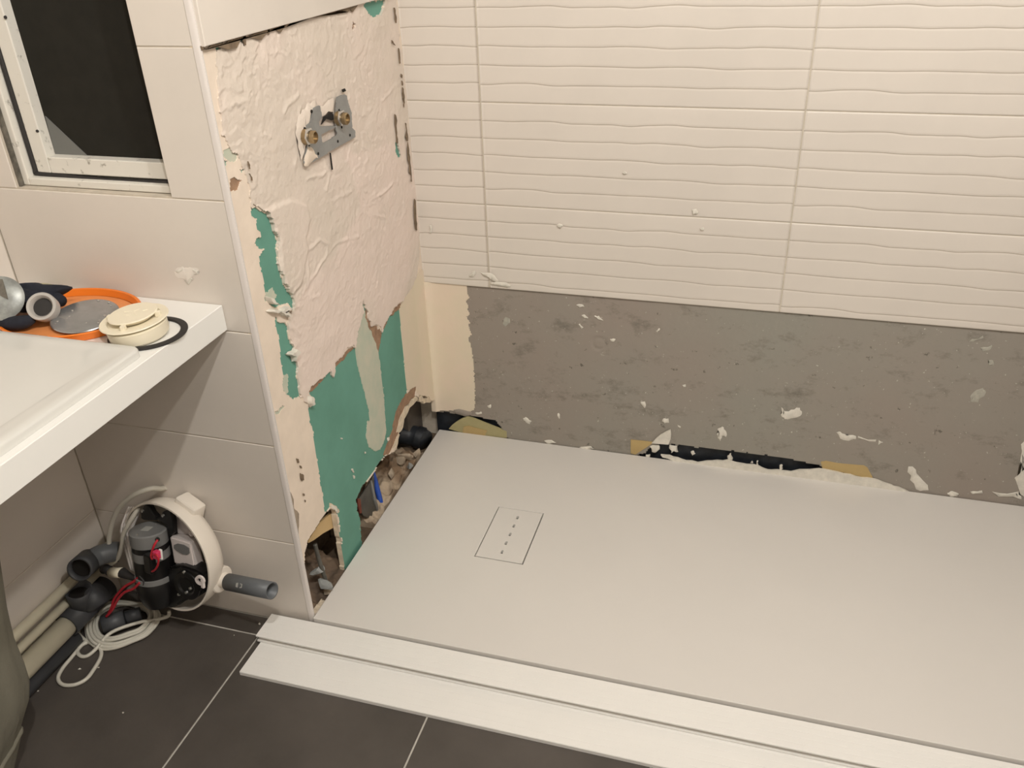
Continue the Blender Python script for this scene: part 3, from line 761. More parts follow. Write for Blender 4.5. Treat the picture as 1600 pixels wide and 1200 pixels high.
green = inside(JU, JV, G2) | inside(ju2, jv2, G1A) | inside(JU * .5 + UC * .5, JV, G1B) | inside(JU, JV, G3)
for p in G4: green |= inside(ju2, jv2, p)
skim = inside(ju2, jv2, SKIM)
brown = np.zeros(UC.shape, bool)
for p in BROWN: brown |= inside(JU, VC + jv * 0.8, p)
pale = np.zeros(UC.shape, bool)
for p in PALE: pale |= inside(JU, JV, p)
corner = inside(ju2, jv2, CORN)
thick = inside(JU, JV, THICK) & ~inside(JU, JV, G3)
for p in G4[:4]: thick &= ~inside(ju2, jv2, p)
thick &= ~hole
brown &= ~hole
thick &= ~(inside(JU, JV, BROWN[6]))
skim &= ~(hole | thick | brown)
pale &= ~(hole | thick)
corner &= ~(hole | thick | brown)
cream = ~(green | skim | brown | pale | corner | thick | hole)
PX = lambda u, v, h: (h, u, v)

wall_shower = bm = bmesh.new()
box_bm(bm, (-0.013, 0.020, PZ1 + 0.002), (-0.003, YB, ZC))         # board above the stripped part
box_bm(bm, (-0.130, 0.14, 0), (-0.112, YB + 0.02, PZ1))             # far leaf of the partition
box_bm(bm, (-0.112, 0.028, 0.30), (-0.020, YB + 0.0, 0.33))         # noggin closing the cavity
box_bm(bm, (-0.112, 0.028, -0.003), (0.0, YB + 0.02, 0.004))
wall_shower = link('wall_shower', bm_mesh(bm), 'cavity')
tag(wall_shower, 'stripped side wall of the shower, torn green plasterboard under rough plaster', kind='structure')
board_h = -0.0062 + 0.0003 * fbm(UN, VN, 20, 2)
o = sheet('plasterboard', us, vs, ~hole, board_h, -0.019, PX, 'green_board', wall_shower, side='gypsum')
o['label'] = 'green moisture-proof plasterboard with torn holes at the foot'

def feather(mask):
    """distance-like weight at nodes: 0 on the outline, 1 a few cells in"""
    w = np.zeros(UN.shape)
    m = mask.astype(float)
    node = np.zeros(UN.shape); cnt = np.zeros(UN.shape)
    for a in (0, 1):
        for b in (0, 1):
            node[a:a + m.shape[0], b:b + m.shape[1]] += m
    return node / 4.0
def blur(A, n):
    for _ in range(n):
        P = np.pad(A, 1, mode='edge')
        A = (P[:-2, 1:-1] + P[2:, 1:-1] + P[1:-1, :-2] + P[1:-1, 2:] + P[1:-1, 1:-1] * 2) / 6
    return A
h = -0.0012 + 0.0022 * fbm(UN, VN, 9, 51, 3, 0.5) + 0.0015 * fbm(UN * 0.45 + VN * 0.2, VN, 26, 61, 4) + 0.0011 * fbm(UN, VN, 62, 66, 4, 0.7)
for q, r in enumerate(RIDGES):
    d = seg_dist(UN + fbm(UN, VN, 40, 70 + q, 3) * 0.008, VN + fbm(UN, VN, 40, 90 + q, 3) * 0.006, r)
    h += 0.0024 * np.exp(-(d / 0.0036) ** 2) * np.clip(0.55 + 1.3 * fbm(UN, VN, 22, 75 + q, 3), 0, 1.3)
flap = blur(inside(UN + fbm(UN, VN, 60, 33, 3) * 0.004, VN, FLAP).astype(float), 2)
flap = flap * 0.0042
h = h * (1 - flap / 0.0042 * 0.55) + flap
# layered trowel strokes: small terraces with crisp lower edges
tn = fbm(UN * 0.8 + 0.3 * VN, VN, 8.0, 81, 5)
h += 0.0018 * (np.floor(tn * 5) - tn * 5 + 0.5) * np.clip(fbm(UN, VN, 4, 88, 2) + 0.6, 0, 1)
h = np.maximum(h, -0.0045)
pink = blur(inside(UN + fbm(UN, VN, 12, 91, 3) * 0.03, VN + fbm(UN, VN, 12, 95, 3) * 0.03, PINK).astype(float), 9)
tint = np.clip(pink * 0.7 + 0.15 + 0.8 * fbm(UN, VN, 9, 99, 4), 0, 1)
# keep clear of the fixing plate
o = sheet('rough_plaster', us, vs, thick, h, -0.0066, PX, 'rough_plaster', wall_shower, attr=('tint', tint))
o['label'] = 'thick rough pinkish-cream plaster with trowel ridges and torn lower edge'
hc = -0.0036 + 0.0011 * fbm(UN, VN, 16, 12, 4) + 0.0005 * fbm(UN, VN, 60, 14, 3)
o = sheet('cream_plaster', us, vs, cream, hc, -0.0066, PX, 'cream_plaster', wall_shower)
o['label'] = 'smooth cream filler along the edge of the board'
o = sheet('skim_coat', us, vs, skim | pale, -0.0050 + 0.0003 * fbm(UN, VN, 30, 16), -0.0066, PX, 'skim', wall_shower)
o['label'] = 'thin pale smear of filler over the green board'
o = sheet('torn_paper', us, vs, brown, -0.0050 + 0.0005 * fbm(UN, VN, 80, 18), -0.0066, PX, 'brown_paper', wall_shower)
o['label'] = 'torn brown paper face of the plasterboard'
hk = -0.0042 + 0.004 * np.clip((UN - 0.74) / 0.07, 0, 1) + 0.0003 * fbm(UN, VN, 30, 19)
o = sheet('corner_plaster', us, vs, corner, hk, -0.0066, PX, 'corner_plaster', wall_shower)
o['label'] = 'smooth cream plaster run up the inner corner'
# broken gypsum lips round the right hole and loose crusts of plaster
LIPS = [[(0.6819,0.2258),(0.7033,0.2057),(0.6341,0.2143),(0.5918,0.2024),(0.5786,0.1844),(0.5542,0.1833),(0.5361,0.1947),(0.559,0.2191),(0.6056,0.2349)],[(0.5474,0.1843),(0.554,0.1769),(0.5247,0.15),(0.4836,0.1608),(0.4677,0.1668),(0.5168,0.1734)],[(0.689,0.2238),(0.7346,0.1843),(0.7871,0.1645),(0.7862,0.1456),(0.7464,0.1659),(0.7118,0.1887),(0.693,0.2082)],[(0.1585,0.2398),(0.1843,0.2118),(0.1934,0.1889),(0.185,0.1893),(0.1747,0.2148),(0.1576,0.2265)]]
for p in LIPS:
    prism('gypsum_edge', ragged([(-0.004, y, z) for y, z in p], 0.12), (-0.010, 0, 0), 'gypsum', wall_shower)
CRUST = [[(0.0493,0.7702),(0.0596,0.7695),(0.0901,0.7534),(0.1084,0.7526),(0.1321,0.7441),(0.1415,0.7328),(0.123,0.7398),(0.0989,0.7466),(0.1221,0.7299),(0.1233,0.7243),(0.1063,0.735),(0.0887,0.7492),(0.0665,0.7584)],[(0.091,0.6582),(0.1074,0.6563),(0.1282,0.6524),(0.1346,0.6426),(0.1253,0.6385),(0.1175,0.639),(0.1088,0.6317),(0.1094,0.6432),(0.0981,0.6516)],[(0.1415,0.5346),(0.1521,0.5276),(0.1534,0.5041),(0.1414,0.5073),(0.1371,0.5207)],[(0.0582,0.7966),(0.0749,0.7834),(0.0902,0.7647),(0.072,0.7748)]]
for p in CRUST:
    splat([(-0.0045, y, z) for y, z in p], 'splat_white', (0.012, 0, 0), wall_shower, 'plaster_crust')
CRACKS_AND_SHADOW = [[(0.7662,1.2178),(0.7725,1.2163),(0.7791,1.1977),(0.7733,1.1839),(0.7676,1.1929)],[(0.7331,1.1508),(0.7415,1.1488),(0.7613,1.137),(0.7503,1.1391)],[(0.7708,1.1292),(0.7762,1.1276),(0.7748,1.094),(0.77,1.0939)],[(0.7723,1.0703),(0.7809,1.0666),(0.7782,1.0604),(0.7728,1.0627)],[(0.7731,1.0547),(0.7795,1.0513),(0.7785,1.0426),(0.7721,1.046)],[(0.774,1.0389),(0.7813,1.0344),(0.7835,1.0191),(0.7796,1.0085),(0.7707,0.9921),(0.7715,1.0101),(0.7679,1.0244)],[(0.7712,0.9551),(0.7777,0.9513),(0.7775,0.9302),(0.7772,0.909),(0.7701,0.9107)],[(0.7755,0.907),(0.7771,0.8778),(0.7813,0.8427),(0.7789,0.8062),(0.7716,0.8083),(0.7716,0.8502)],[(0.7138,0.9884),(0.7221,0.9843),(0.7166,0.9446),(0.715,0.9196),(0.7061,0.9218)],[(0.7846,0.7591),(0.7927,0.7541),(0.7837,0.7),(0.7817,0.6744),(0.7717,0.6779)],[(0.0763,1.0462),(0.0793,1.042),(0.0795,1.0317),(0.0761,1.0327)],[(0.0722,1.0253),(0.0757,1.0243),(0.0812,1.0107),(0.0773,1.0125)],[(0.0078,1.2458),(0.0546,1.2424),(0.1239,1.2445),(0.2176,1.2437),(0.3018,1.2476),(0.3998,1.2461),(0.4572,1.2465),(0.583,1.2492),(0.5921,1.2475),(0.4559,1.242),(0.3597,1.243),(0.2721,1.2438),(0.2098,1.24),(0.1227,1.241),(0.0529,1.2377),(0.0081,1.2395)],[(0.1265,1.2435),(0.1385,1.2434),(0.1334,1.2288),(0.1273,1.2337)],[(0.2082,1.2449),(0.2169,1.2454),(0.2121,1.2349),(0.2078,1.238)]]
for p in CRACKS_AND_SHADOW:
    cy_ = sum(q[0] for q in p) / len(p)
    if len(p) < 8: p = [(cy_ + (q[0] - cy_) * 0.7, q[1]) for q in p]
    prism('crack', ragged([(0.0030, y, z) for y, z in p], 0.16), (-0.0022, 0, 0), 'crack_shade', wall_shower)  # cracks, plus the tile's shadow joint painted as a dark sliver
for p in [[(0.2493,0.36),(0.2588,0.3528),(0.2562,0.3511),(0.2492,0.3561)],[(0.2759,0.2542),(0.2836,0.25),(0.2862,0.2352),(0.2792,0.2424)],[(0.2788,0.2331),(0.2878,0.2251),(0.2838,0.2189),(0.279,0.2259)],[(0.4797,0.2124),(0.4908,0.2092),(0.4908,0.199),(0.4808,0.2016)],[(0.3476,0.256),(0.3573,0.2484),(0.3523,0.2474)],[(0.1568,0.2341),(0.1674,0.2285),(0.1816,0.2132),(0.192,0.1912),(0.1833,0.1906),(0.173,0.2091)]]:
    splat([(-0.0050, y, z) for y, z in p], 'splat_white', (0.0022, 0, 0), wall_shower, 'plaster_splat')
for p in [[(0.0596,0.4291),(0.065,0.4244),(0.0655,0.4148),(0.0595,0.4179)],[(0.0665,0.4069),(0.0706,0.4031),(0.0718,0.396),(0.067,0.4004)],[(0.0627,0.3897),(0.073,0.3774),(0.0711,0.3655),(0.0619,0.3704)],[(0.0592,0.3394),(0.064,0.3348),(0.0619,0.331),(0.0578,0.3351)],[(0.0599,0.3217),(0.0633,0.3181),(0.0611,0.3142)]]:
    prism('crack', ragged([(-0.0008, y, z) for y, z in p], 0.1), (-0.0020, 0, 0), 'crack_shade', wall_shower)
prism('torn_edge', ragged([(-0.0018, max(y, 0.0095), z) for y, z in [(0.0056,0.404),(0.0151,0.3766),(0.0222,0.3505),(0.0173,0.3302),(0.0308,0.3066),(0.0224,0.2804),(0.0137,0.2587),(0.0083,0.2915),(0.0062,0.3333),(0.0049,0.3762)]], 0.08), (-0.0022, 0, 0), 'dirt_tan', wall_shower)
# tile still hanging above the stripped part, shadow joint and ragged adhesive under it
tz0 = 1.2445
o = tile_box(0.7520, 0.25, 0.008, 'wall_tile', ((0, 1, 0), (0, 0, 1), (1, 0, 0)), wall_shower, (0.0005, 0.0106, tz0))
for k in range(1, 5):
    z = tz0 + 0.252 * k
    if z < ZC: tile_box(0.7520, min(0.25, ZC - z), 0.008, 'wall_tile', ((0, 1, 0), (0, 0, 1), (1, 0, 0)), wall_shower, (0.0005, 0.0225, z))
for k in range(5):
    z = tz0 + 0.252 * k
    if z < ZC: tile_box(0.0455, min(0.25, ZC - z), 0.008, 'wall_tile', ((0, 1, 0), (0, 0, 1), (1, 0, 0)), wall_shower, (0.0005, 0.7645, z))

# ---- corner trim and window
bm = bmesh.new()
pts = [(-0.0115, YW + 0.004), (-0.0115, YW - 0.0012), (-0.004, YW - 0.0012), (-0.0005, YW + 0.0005), (0.0012, YW + 0.004), (0.0012, 0.0092), (-0.004, 0.0092), (-0.004, YW + 0.004)]
vs0 = [bm.verts.new((x, y, 0.0)) for x, y in pts]
vs1 = [bm.verts.new((x, y, ZC)) for x, y in pts]
for k in range(len(pts)):
    bm.faces.new((vs0[k], vs0[(k + 1) % len(pts)], vs1[(k + 1) % len(pts)], vs1[k]))
bm.faces.new(vs0); bm.faces.new(vs1[::-1])
trim = link('trim_1', bm_mesh(bm, angle=0.9), 'trim_plastic')
tag(trim, 'white plastic corner strip between tiled and stripped walls', kind='structure')

window = box('window_1', (WX0, 0.085, WZ0), (WX1, 0.10, WZ1), 'dark_glass')
tag(window, 'small dark window with dirty white frame', kind='structure')
def wbars(name, x0, x1, z0, z1, t, y0, y1, mat, bevel=0.002):
    bm = bmesh.new()
    box_bm(bm, (x0, y0, z0), (x0 + t, y1, z1), bevel)
    box_bm(bm, (x1 - t, y0, z0), (x1, y1, z1), bevel)
    box_bm(bm, (x0 + t, y0, z0), (x1 - t, y1, z0 + t), bevel)
    box_bm(bm, (x0 + t, y0, z1 - t), (x1 - t, y1, z1), bevel)
    return link(name, bm_mesh(bm, angle=0.3), mat, window)
wbars('outer_frame', WX0 + 0.004, WX1 + 0.03, WZ0 + 0.001, WZ1 - 0.004, 0.014, 0.022, 0.084, 'dirty_frame')
wbars('inner_frame', WX0 + 0.029, WX1 + 0.03, WZ0 + 0.021, WZ1 - 0.02, 0.030, 0.038, 0.084, 'dirty_frame')
box('mortar', (WX0 + 0.0005, 0.0135, WZ0 + 0.0005), (WX0 + 0.006, 0.03, WZ1), 'dirt', window)
g = []
for k in range(9):
    t = k / 8
    g.append((WX0 + 0.026 + t * 0.36, 0.040, WZ0 + 0.0190 - 0.0065 * math.sin(math.pi * t)))
gasket = tube('gasket', [(WX0 + 0.0235, 0.040, WZ1 - 0.02), (WX0 + 0.0235, 0.040, 1.3), (WX0 + 0.0235, 0.040, 1.1), (WX0 + 0.0235, 0.040, WZ0 + 0.030)] + g, 0.0052, 'rubber', window, n=5)
gasket['label'] = 'black rubber seal, bowed along the bottom'
box('pane', (WX0 + 0.058, 0.060, WZ0 + 0.050), (WX1 + 0.001, 0.066, WZ1 - 0.05), 'window_board', window)
prism('lit_triangle', [(-0.3897,0.06,1.1164),(-0.3925,0.06,1.0254),(-0.2995,0.06,1.0259)], (0, -0.0012, 0), 'pane_lit_grey', window)['label'] = 'lit corner of the pane, made as a thin lighter grey triangle'  # thin grey piece stands in for light falling on the pane corner
for x, y, z in [(-0.391,0.037,1.2845),(-0.3957,0.037,1.0942)]:
    cyl('screw', (x, 0.0385, z), (x, 0.036, z), 0.0028, 0.0024, 'rubber', window, 10)

# ================================================================== shower tray
def grid_plate(name, xs, ys, solid, z0, z1, mat, parent):
    """plate from a non-uniform grid with missing cells as holes; flat shaded"""
    nx, ny = len(xs) - 1, len(ys) - 1
    V, F = {}, []
    verts = []
    def v(i, j, k):
        if (i, j, k) not in V:
            V[(i, j, k)] = len(verts)
            verts.append((xs[i], ys[j], z1 if k else z0))
        return V[(i, j, k)]
    for i in range(nx):
        for j in range(ny):
            if not solid(i, j): continue
            F.append((v(i, j, 1), v(i + 1, j, 1), v(i + 1, j + 1, 1), v(i, j + 1, 1)))
            F.append((v(i, j, 0), v(i, j + 1, 0), v(i + 1, j + 1, 0), v(i + 1, j, 0)))
            for di, dj, a, b in ((-1, 0, (i, j + 1), (i, j)), (1, 0, (i + 1, j), (i + 1, j + 1)), (0, -1, (i, j), (i + 1, j)), (0, 1, (i + 1, j + 1), (i, j + 1))):
                q, r = i + di, j + dj
                if not (0 <= q < nx and 0 <= r < ny) or not solid(q, r):
                    F.append((v(*a, 1), v(*a, 0), v(*b, 0), v(*b, 1)))
    return link(name, mesh_of(verts, F, False), mat, parent)

tray = thing('shower_tray', 'large flat white shower tray set against the bare concrete strip', 'shower tray', (0.8, 0.4, 0.0))
DX0, DX1, DY0, DY1 = 0.2915, 0.4095, 0.2905, 0.4885
g = 0.0026
TX0, TXE, TY0, TY1, ZT = 0.0025, 1.604, 0.001, 0.8105, 0.035
body = grid_plate('tray_slab', [TX0, DX0 - g, DX1 + g, TXE], [TY0, DY0 - g, DY1 + g, TY1], lambda i, j: not (i == 1 and j == 1), 0.004, ZT, 'tray_white', tray)
bv = body.modifiers.new('edge', 'BEVEL'); bv.width = 0.0014; bv.segments = 2; bv.limit_method = 'ANGLE'; bv.angle_limit = 0.6
box('drain_well', (DX0 - 0.0022, DY0 - 0.0022, 0.006), (DX1 + 0.0022, DY1 + 0.0022, 0.022), 'slot_dark', tray)
nsl = 5
xs = [DX0, (DX0 + DX1) / 2 - 0.0026, (DX0 + DX1) / 2 + 0.0026, DX1]
ys = [DY0]
for k in range(nsl):
    c = DY0 + 0.029 + k * 0.0345
    ys += [c - 0.0062, c + 0.0062]
ys.append(DY1)
cover = grid_plate('drain_cover', xs, ys, lambda i, j: not (i == 1 and j % 2 == 1), 0.026, ZT + 0.0006, 'tray_white', tray)
cover['label'] = 'rectangular drain cover with five short slots'
bv = cover.modifiers.new('edge', 'BEVEL'); bv.width = 0.0008; bv.segments = 1; bv.limit_method = 'ANGLE'; bv.angle_limit = 0.6

# ---- ribbed plastic planks along the tray
def plank(name, label, x0, x1, y0, y1, z0, z1, ribs, tilt=0.0):
    prof = []
    w = y1 - y0
    if z0 > 0.005:   # upper plank: its front edge is a groove under a thin lip
        prof += [(y0 + 0.001, z0), (y0 + 0.001, z0 + 0.004), (y0 + 0.008, z0 + 0.004), (y0 + 0.008, z1 - 0.0032), (y0, z1 - 0.0032), (y0, z1 - 0.001), (y0 + 0.001, z1)]
    else:
        prof.append((y0, z0)); prof.append((y0, z1 - 0.0015)); prof.append((y0 + 0.0012, z1))
    for k in range(1, ribs + 1):
        c = y0 + w * k / (ribs + 1)
        prof += [(c - 0.0010, z1), (c, z1 - 0.0003), (c + 0.0010, z1)]
    prof += [(y1 - 0.002, z1), (y1, z1 - 0.002), (y1, z0)]
    bm = bmesh.new()
    a = [bm.verts.new((x0, y, z + tilt * (y - y0))) for y, z in prof]
    b = [bm.verts.new((x1, y, z + tilt * (y - y0))) for y, z in prof]
    n = len(prof)
    for k in range(n):
        bm.faces.new((a[k], a[(k + 1) % n], b[(k + 1) % n], b[k]))
    bm.faces.new(a); bm.faces.new(b[::-1])
    bmesh.ops.triangulate(bm, faces=[f for f in bm.faces if len(f.verts) > 4])
    o = link(name, bm_mesh(bm, angle=0.25), 'plank_white')
    rebase(o, ((x0 + x1) / 2, (y0 + y1) / 2, z0))
    return tag(o, label, 'plank', 'plastic planks along the shower tray')
plank('plastic_plank', 'white ribbed plastic plank lying against the front edge of the shower tray', -0.100, 1.600, -0.0745, -0.0040, 0.0105, 0.0295, 4)
plank('plastic_plank', 'white ribbed plastic plank nearest the camera, flat on the dark floor tiles', -0.0925, 1.600, -0.1600, -0.0640, 0.0003, 0.0100, 5)

# ================================================================== vanity
counter = grid_plate('countertop', [XL + 0.001, -0.500, -0.092, -0.061], [-1.15, -1.0, -0.47, YW - 0.001], lambda i, j: not (i == 1 and j == 1), 0.7462, 0.7970, 'counter_white', None)
bv = counter.modifiers.new('edge', 'BEVEL'); bv.width = 0.0012; bv.segments = 1; bv.limit_method = 'ANGLE'; bv.angle_limit = 0.6
rebase(counter, (-0.29, -0.57, 0.7462))
tag(counter, 'thick white vanity worktop fixed to the left wall, carrying the basin', 'worktop')
# basin: rounded rectangular rim and a shallow bowl
def rrect(x0, x1, y0, y1, r, n=8):
    out = []
    for cx, cy, a0 in ((x1 - r, y1 - r, 0), (x0 + r, y1 - r, 90), (x0 + r, y0 + r, 180), (x1 - r, y0 + r, 270)):
        for k in range(n + 1):
            a = math.radians(a0 + 90 * k / n)
            out.append((cx + r * math.cos(a), cy + r * math.sin(a)))
    return out
BX0, BX1, BY0, BY1 = -0.512, -0.0765, -1.03, -0.1985
# (side inset, height, corner radius, back inset): a long shallow ledge, then the bowl
rings = [(0.0, 0.7972, 0.018, 0), (0.0, 0.808, 0.018, 0), (0.0016, 0.8112, 0.018, .0016), (0.005, 0.8125, 0.018, .005), (0.016, 0.8122, 0.022, .016), (0.022, 0.8112, 0.024, .022),
         (0.034, 0.8098, 0.030, .034), (0.042, 0.8080, 0.040, .10), (0.048, 0.8060, 0.05, .20), (0.052, 0.8040, 0.06, .285), (0.062, 0.796, 0.07, .31), (0.074, 0.775, 0.07, .33), (0.090, 0.735, 0.07, .35), (0.115, 0.716, 0.06, .38), (0.170, 0.710, 0.03, .47)]
verts, faces = [], []
for ins, z, r, bi in rings:
    for x, y in rrect(BX0 + ins, BX1 - ins, BY0 + ins, BY1 - bi, max(r, 0.012)):
        verts.append((x, y, z))
n = len(verts) // len(rings)
for i in range(len(rings) - 1):
    for k in range(n):
        k2 = (k + 1) % n
        faces.append((i * n + k, i * n + k2, (i + 1) * n + k2, (i + 1) * n + k))
faces.append(tuple((len(rings) - 1) * n + k for k in range(n)))
basin = thing('washbasin', 'white ceramic washbasin with rounded rim, set on the worktop', 'washbasin', (-0.29, -0.60, 0.797))
link('bowl', mesh_of(verts, faces, True), 'ceramic', basin)
lathe('plughole', [(0, 0.001), (0.014, 0.001), (0.018, 0.004), (0.022, 0.0035), (0.023, 0.0)], (-0.294, -0.76, 0.7102), (0, 0, 1), 'steel_bright', basin, 32)

# ---- things lying on the worktop
ZK = 0.797
OC, OR = Vector((-0.302, -0.106, ZK)), 0.100
t = thing('orange_dish', 'shallow orange plastic dish under the loose drain fittings on the worktop', 'dish', OC)
lathe('dish_base', [(0, 0.0005), (OR - 0.006, 0.0005), (OR - 0.006, 0.0030), (0, 0.0030)], OC, (0, 0, 1), 'orange_pale', t, 64, sx=1.28)
lathe('dish_rim', [(OR - 0.006, 0.0005), (OR, 0.001), (OR + 0.004, 0.014), (OR + 0.0025, 0.0155), (OR - 0.001, 0.0145), (OR - 0.005, 0.003)], OC, (0, 0, 1), 'orange_plastic', t, 64, sx=1.28)
# metal disc leaning on the dish
dc = Vector((-0.258, -0.117, ZK + 0.0145))
dax = Vector((0.06, -0.10, 1)).normalized()
t = thing('drain_disc', 'grey shiny metal disc with water drops, leaning on the orange dish', 'drain plate', dc)
lathe('disc', [(0, -0.001), (0.056, -0.001), (0.0575, 0.0), (0.056, 0.0015), (0.050, 0.0022), (0, 0.0026)], dc, dax, 'disc_metal', t, 56)
rr = random.Random(5)
for k in range(14):
    a, r = rr.uniform(0, 6.28), rr.uniform(0.025, 0.052)
    x, y, nn = frame(dax)
    p = dc + x * math.cos(a) * r + y * math.sin(a) * r + nn * 0.0024
    s = rr.uniform(0.0012, 0.003)
    lathe('drop', [(s, 0), (s * 0.8, s * 0.4), (0, s * 0.6)], p, dax, 'steel_bright', t, 8)
# cream drain strainer: cup, flange and raised cap
sc = Vector((-0.128, -0.140, ZK + 0.0005))
t = thing('drain_strainer', 'cream plastic drain strainer with raised round cap, standing on black rubber ring', 'drain strainer', sc)
sax = Vector((-0.06, -0.05, 1)).normalized()
lathe('cup', [(0, 0.001), (0.046, 0.001), (0.049, 0.004), (0.050, 0.014), (0.0505, 0.024), (0.046, 0.026), (0, 0.026)], sc, sax, 'cream_plastic', t, 56)
fl = sc + sax * 0.030 + Vector((-0.005, 0.004, 0))
lathe('flange', [(0, -0.001), (0.0555, -0.0015), (0.0575, 0.0), (0.0565, 0.0018), (0.045, 0.0016), (0.043, -0.0005), (0, -0.0005)], fl, sax, 'cream_plastic', t, 64)
cp = fl + sax * 0.0085 + Vector((-0.001, 0.002, 0))
capo = lathe('cap', [(0.030, -0.008), (0.036, -0.001), (0.0405, -0.001), (0.0415, 0.0008), (0.040, 0.0022), (0, 0.0030)], cp, sax, 'cream_plastic', t, 56)
x, y, nn = frame(sax)
for a in (20, 100, 190, 285):
    p = fl + (x * math.cos(math.radians(a)) + y * math.sin(math.radians(a))) * 0.043 + sax * 0.0015
    xf = Matrix.Translation(p) @ Matrix.Rotation(math.radians(a), 4, 'Z')
    box('bridge', (-0.005, -0.004, -0.002), (0.004, 0.004, 0.0075), 'cream_plastic', t, 0.0006, 1, xf)
for k, (du, dv, an, w) in enumerate(((-0.012, 0.004, 20, .012), (0.002, 0.010, 70, .011), (0.010, -0.004, -30, .010), (-0.004, -0.008, 0, .009), (0.018, 0.012, 40, .008))):
    p = cp + x * du + y * dv + sax * 0.0027
    xf = Matrix.Translation(p) @ Matrix.Rotation(math.radians(an), 4, 'Z')
    box('relief_bar', (-w / 2, -0.0015, -0.001), (w / 2, 0.0015, 0.0006), 'cream_plastic', capo, 0.0004, 1, xf)
# rubber ring under the strainer
rc = Vector((-0.124, -0.1335, ZK))
ring = lathe('rubber_ring', [(0.0535, 0.0003), (0.0655, 0.0003), (0.066, 0.0025), (0.064, 0.0038), (0.055, 0.0038), (0.0535, 0.0025), (0.0535, 0.0003)], rc + Vector((0.0045, 0.003, 0)), (0, 0, 1), 'rubber', segs=64)
rebase(ring, rc)
tag(ring, 'flat black rubber sealing ring round the foot of the cream strainer', 'seal')
# dark crumpled gloves
verts, faces = [], []
gc = Vector((-0.392, -0.118, ZK))
nu_, nv_ = 40, 22
for j in range(nv_ + 1):
    ph = math.pi * j / nv_
    for i in range(nu_):
        th = 2 * math.pi * i / nu_
        d = Vector((math.cos(th) * math.sin(ph), math.sin(th) * math.sin(ph), math.cos(ph)))
        nz = 1 + 0.20 * math.sin(5 * th + 3 * d.z) + 0.13 * math.sin(9 * th - 2 + 5 * d.z) + 0.1 * math.sin(3 * th + 1)
        p = Vector((d.x * 0.066 * nz, d.y * 0.040 * nz, d.z * 0.022 * (1 + 0.2 * math.sin(4 * th))))
        p = Matrix.Rotation(math.radians(28), 3, 'Z') @ p
        verts.append(gc + p + Vector((0, 0, 0.038)))
for j in range(nv_):
    for i in range(nu_):
        i2 = (i + 1) % nu_
        faces.append((j * nu_ + i, (j + 1) * nu_ + i, (j + 1) * nu_ + i2, j * nu_ + i2))
gl = thing('work_glove', 'crumpled navy-black cloth glove on the worktop behind the clear plastic cup', 'glove', gc)
link('glove_body', mesh_of(verts, faces), 'navy_cloth', gl)
def tapered(name, pts, radii, mat, parent=None, n=8, segs=14):
    path = spline(pts, n)
    m = len(path)
    rad = []
    for i in range(m):
        f = i / (m - 1) * (len(radii) - 1)
        k = min(int(f), len(radii) - 2)
        rad.append(radii[k] + (radii[k + 1] - radii[k]) * (f - k))
    return link(name, tube_mesh(path, rad, segs), mat, parent)
tapered('glove_finger', [(-0.4063,-0.09,0.809),(-0.3695,-0.09,0.8265),(-0.344,-0.09,0.8262),(-0.322,-0.095,0.8241)], [0.014, 0.015, 0.014, 0.010], 'navy_cloth', gl)
tapered('glove_finger', [(-0.3883,-0.175,0.815),(-0.3609,-0.175,0.8141),(-0.3375,-0.172,0.8175),(-0.3231,-0.165,0.8219)], [0.013, 0.013, 0.012, 0.007], 'navy_cloth', gl)
# scuffed round metal cap leaning on the gloves
mc = Vector((-0.3816,-0.165,0.8554))
t = thing('round_cap', 'scuffed grey round metal cap tipped on edge against the dark glove', 'cap', mc - Vector((0, 0, 0.03)))
max_ = Vector((0.42, -0.70, 0.58)).normalized()
lathe('cap_face', [(0, 0.007), (0.02, 0.0062), (0.034, 0.0035), (0.0395, -0.001), (0.038, -0.005), (0, -0.005)], mc, max_, 'dull_metal', t, 48)
x, y, nn = frame(max_)
prism('dirt_patch', [mc + nn * 0.0062 + x * a + y * b for a, b in ((-0.012, 0.034), (0.010, 0.031), (0.013, 0.012), (0.015, -0.006), (0.006, 0.0), (-0.002, 0.008), (-0.010, 0.012))], nn * 0.0012, 'dirt', t)
# clear plastic cup lying with its mouth to the camera
kc = Vector((-0.3123,-0.15,0.8394))
kax = Vector((0.33, -0.72, 0.60)).normalized()
t = thing('clear_cup', 'small translucent plastic ring with dark inside, lying beside the glove', 'plastic ring', kc - Vector((0, 0, 0.026)))
lathe('ring_shell', [(0.017, -0.020), (0.0235, -0.020), (0.0255, 0.0), (0.0245, 0.003), (0.020, 0.003), (0.0165, -0.002), (0.016, -0.012)], kc, kax, 'clear_plastic', t, 40)
lathe('dark_core', [(0, -0.006), (0.0166, -0.006), (0.0166, -0.012), (0, -0.012)], kc, kax, 'rubber', t, 32, sx=1.0)
sp = rebase(lathe('sponge_scrap', [(0, 0.0), (0.016, 0.001), (0.018, 0.008), (0.013, 0.015), (0.004, 0.018), (0, 0.017)], (-0.4303,-0.023,0.8), (0.1, 0.05, 1), 'sponge', segs=18, sx=1.5), (-0.4365,-0.0172,0.797))
tag(sp, 'small beige scrap of sponge behind the dark glove by the wall', 'sponge')
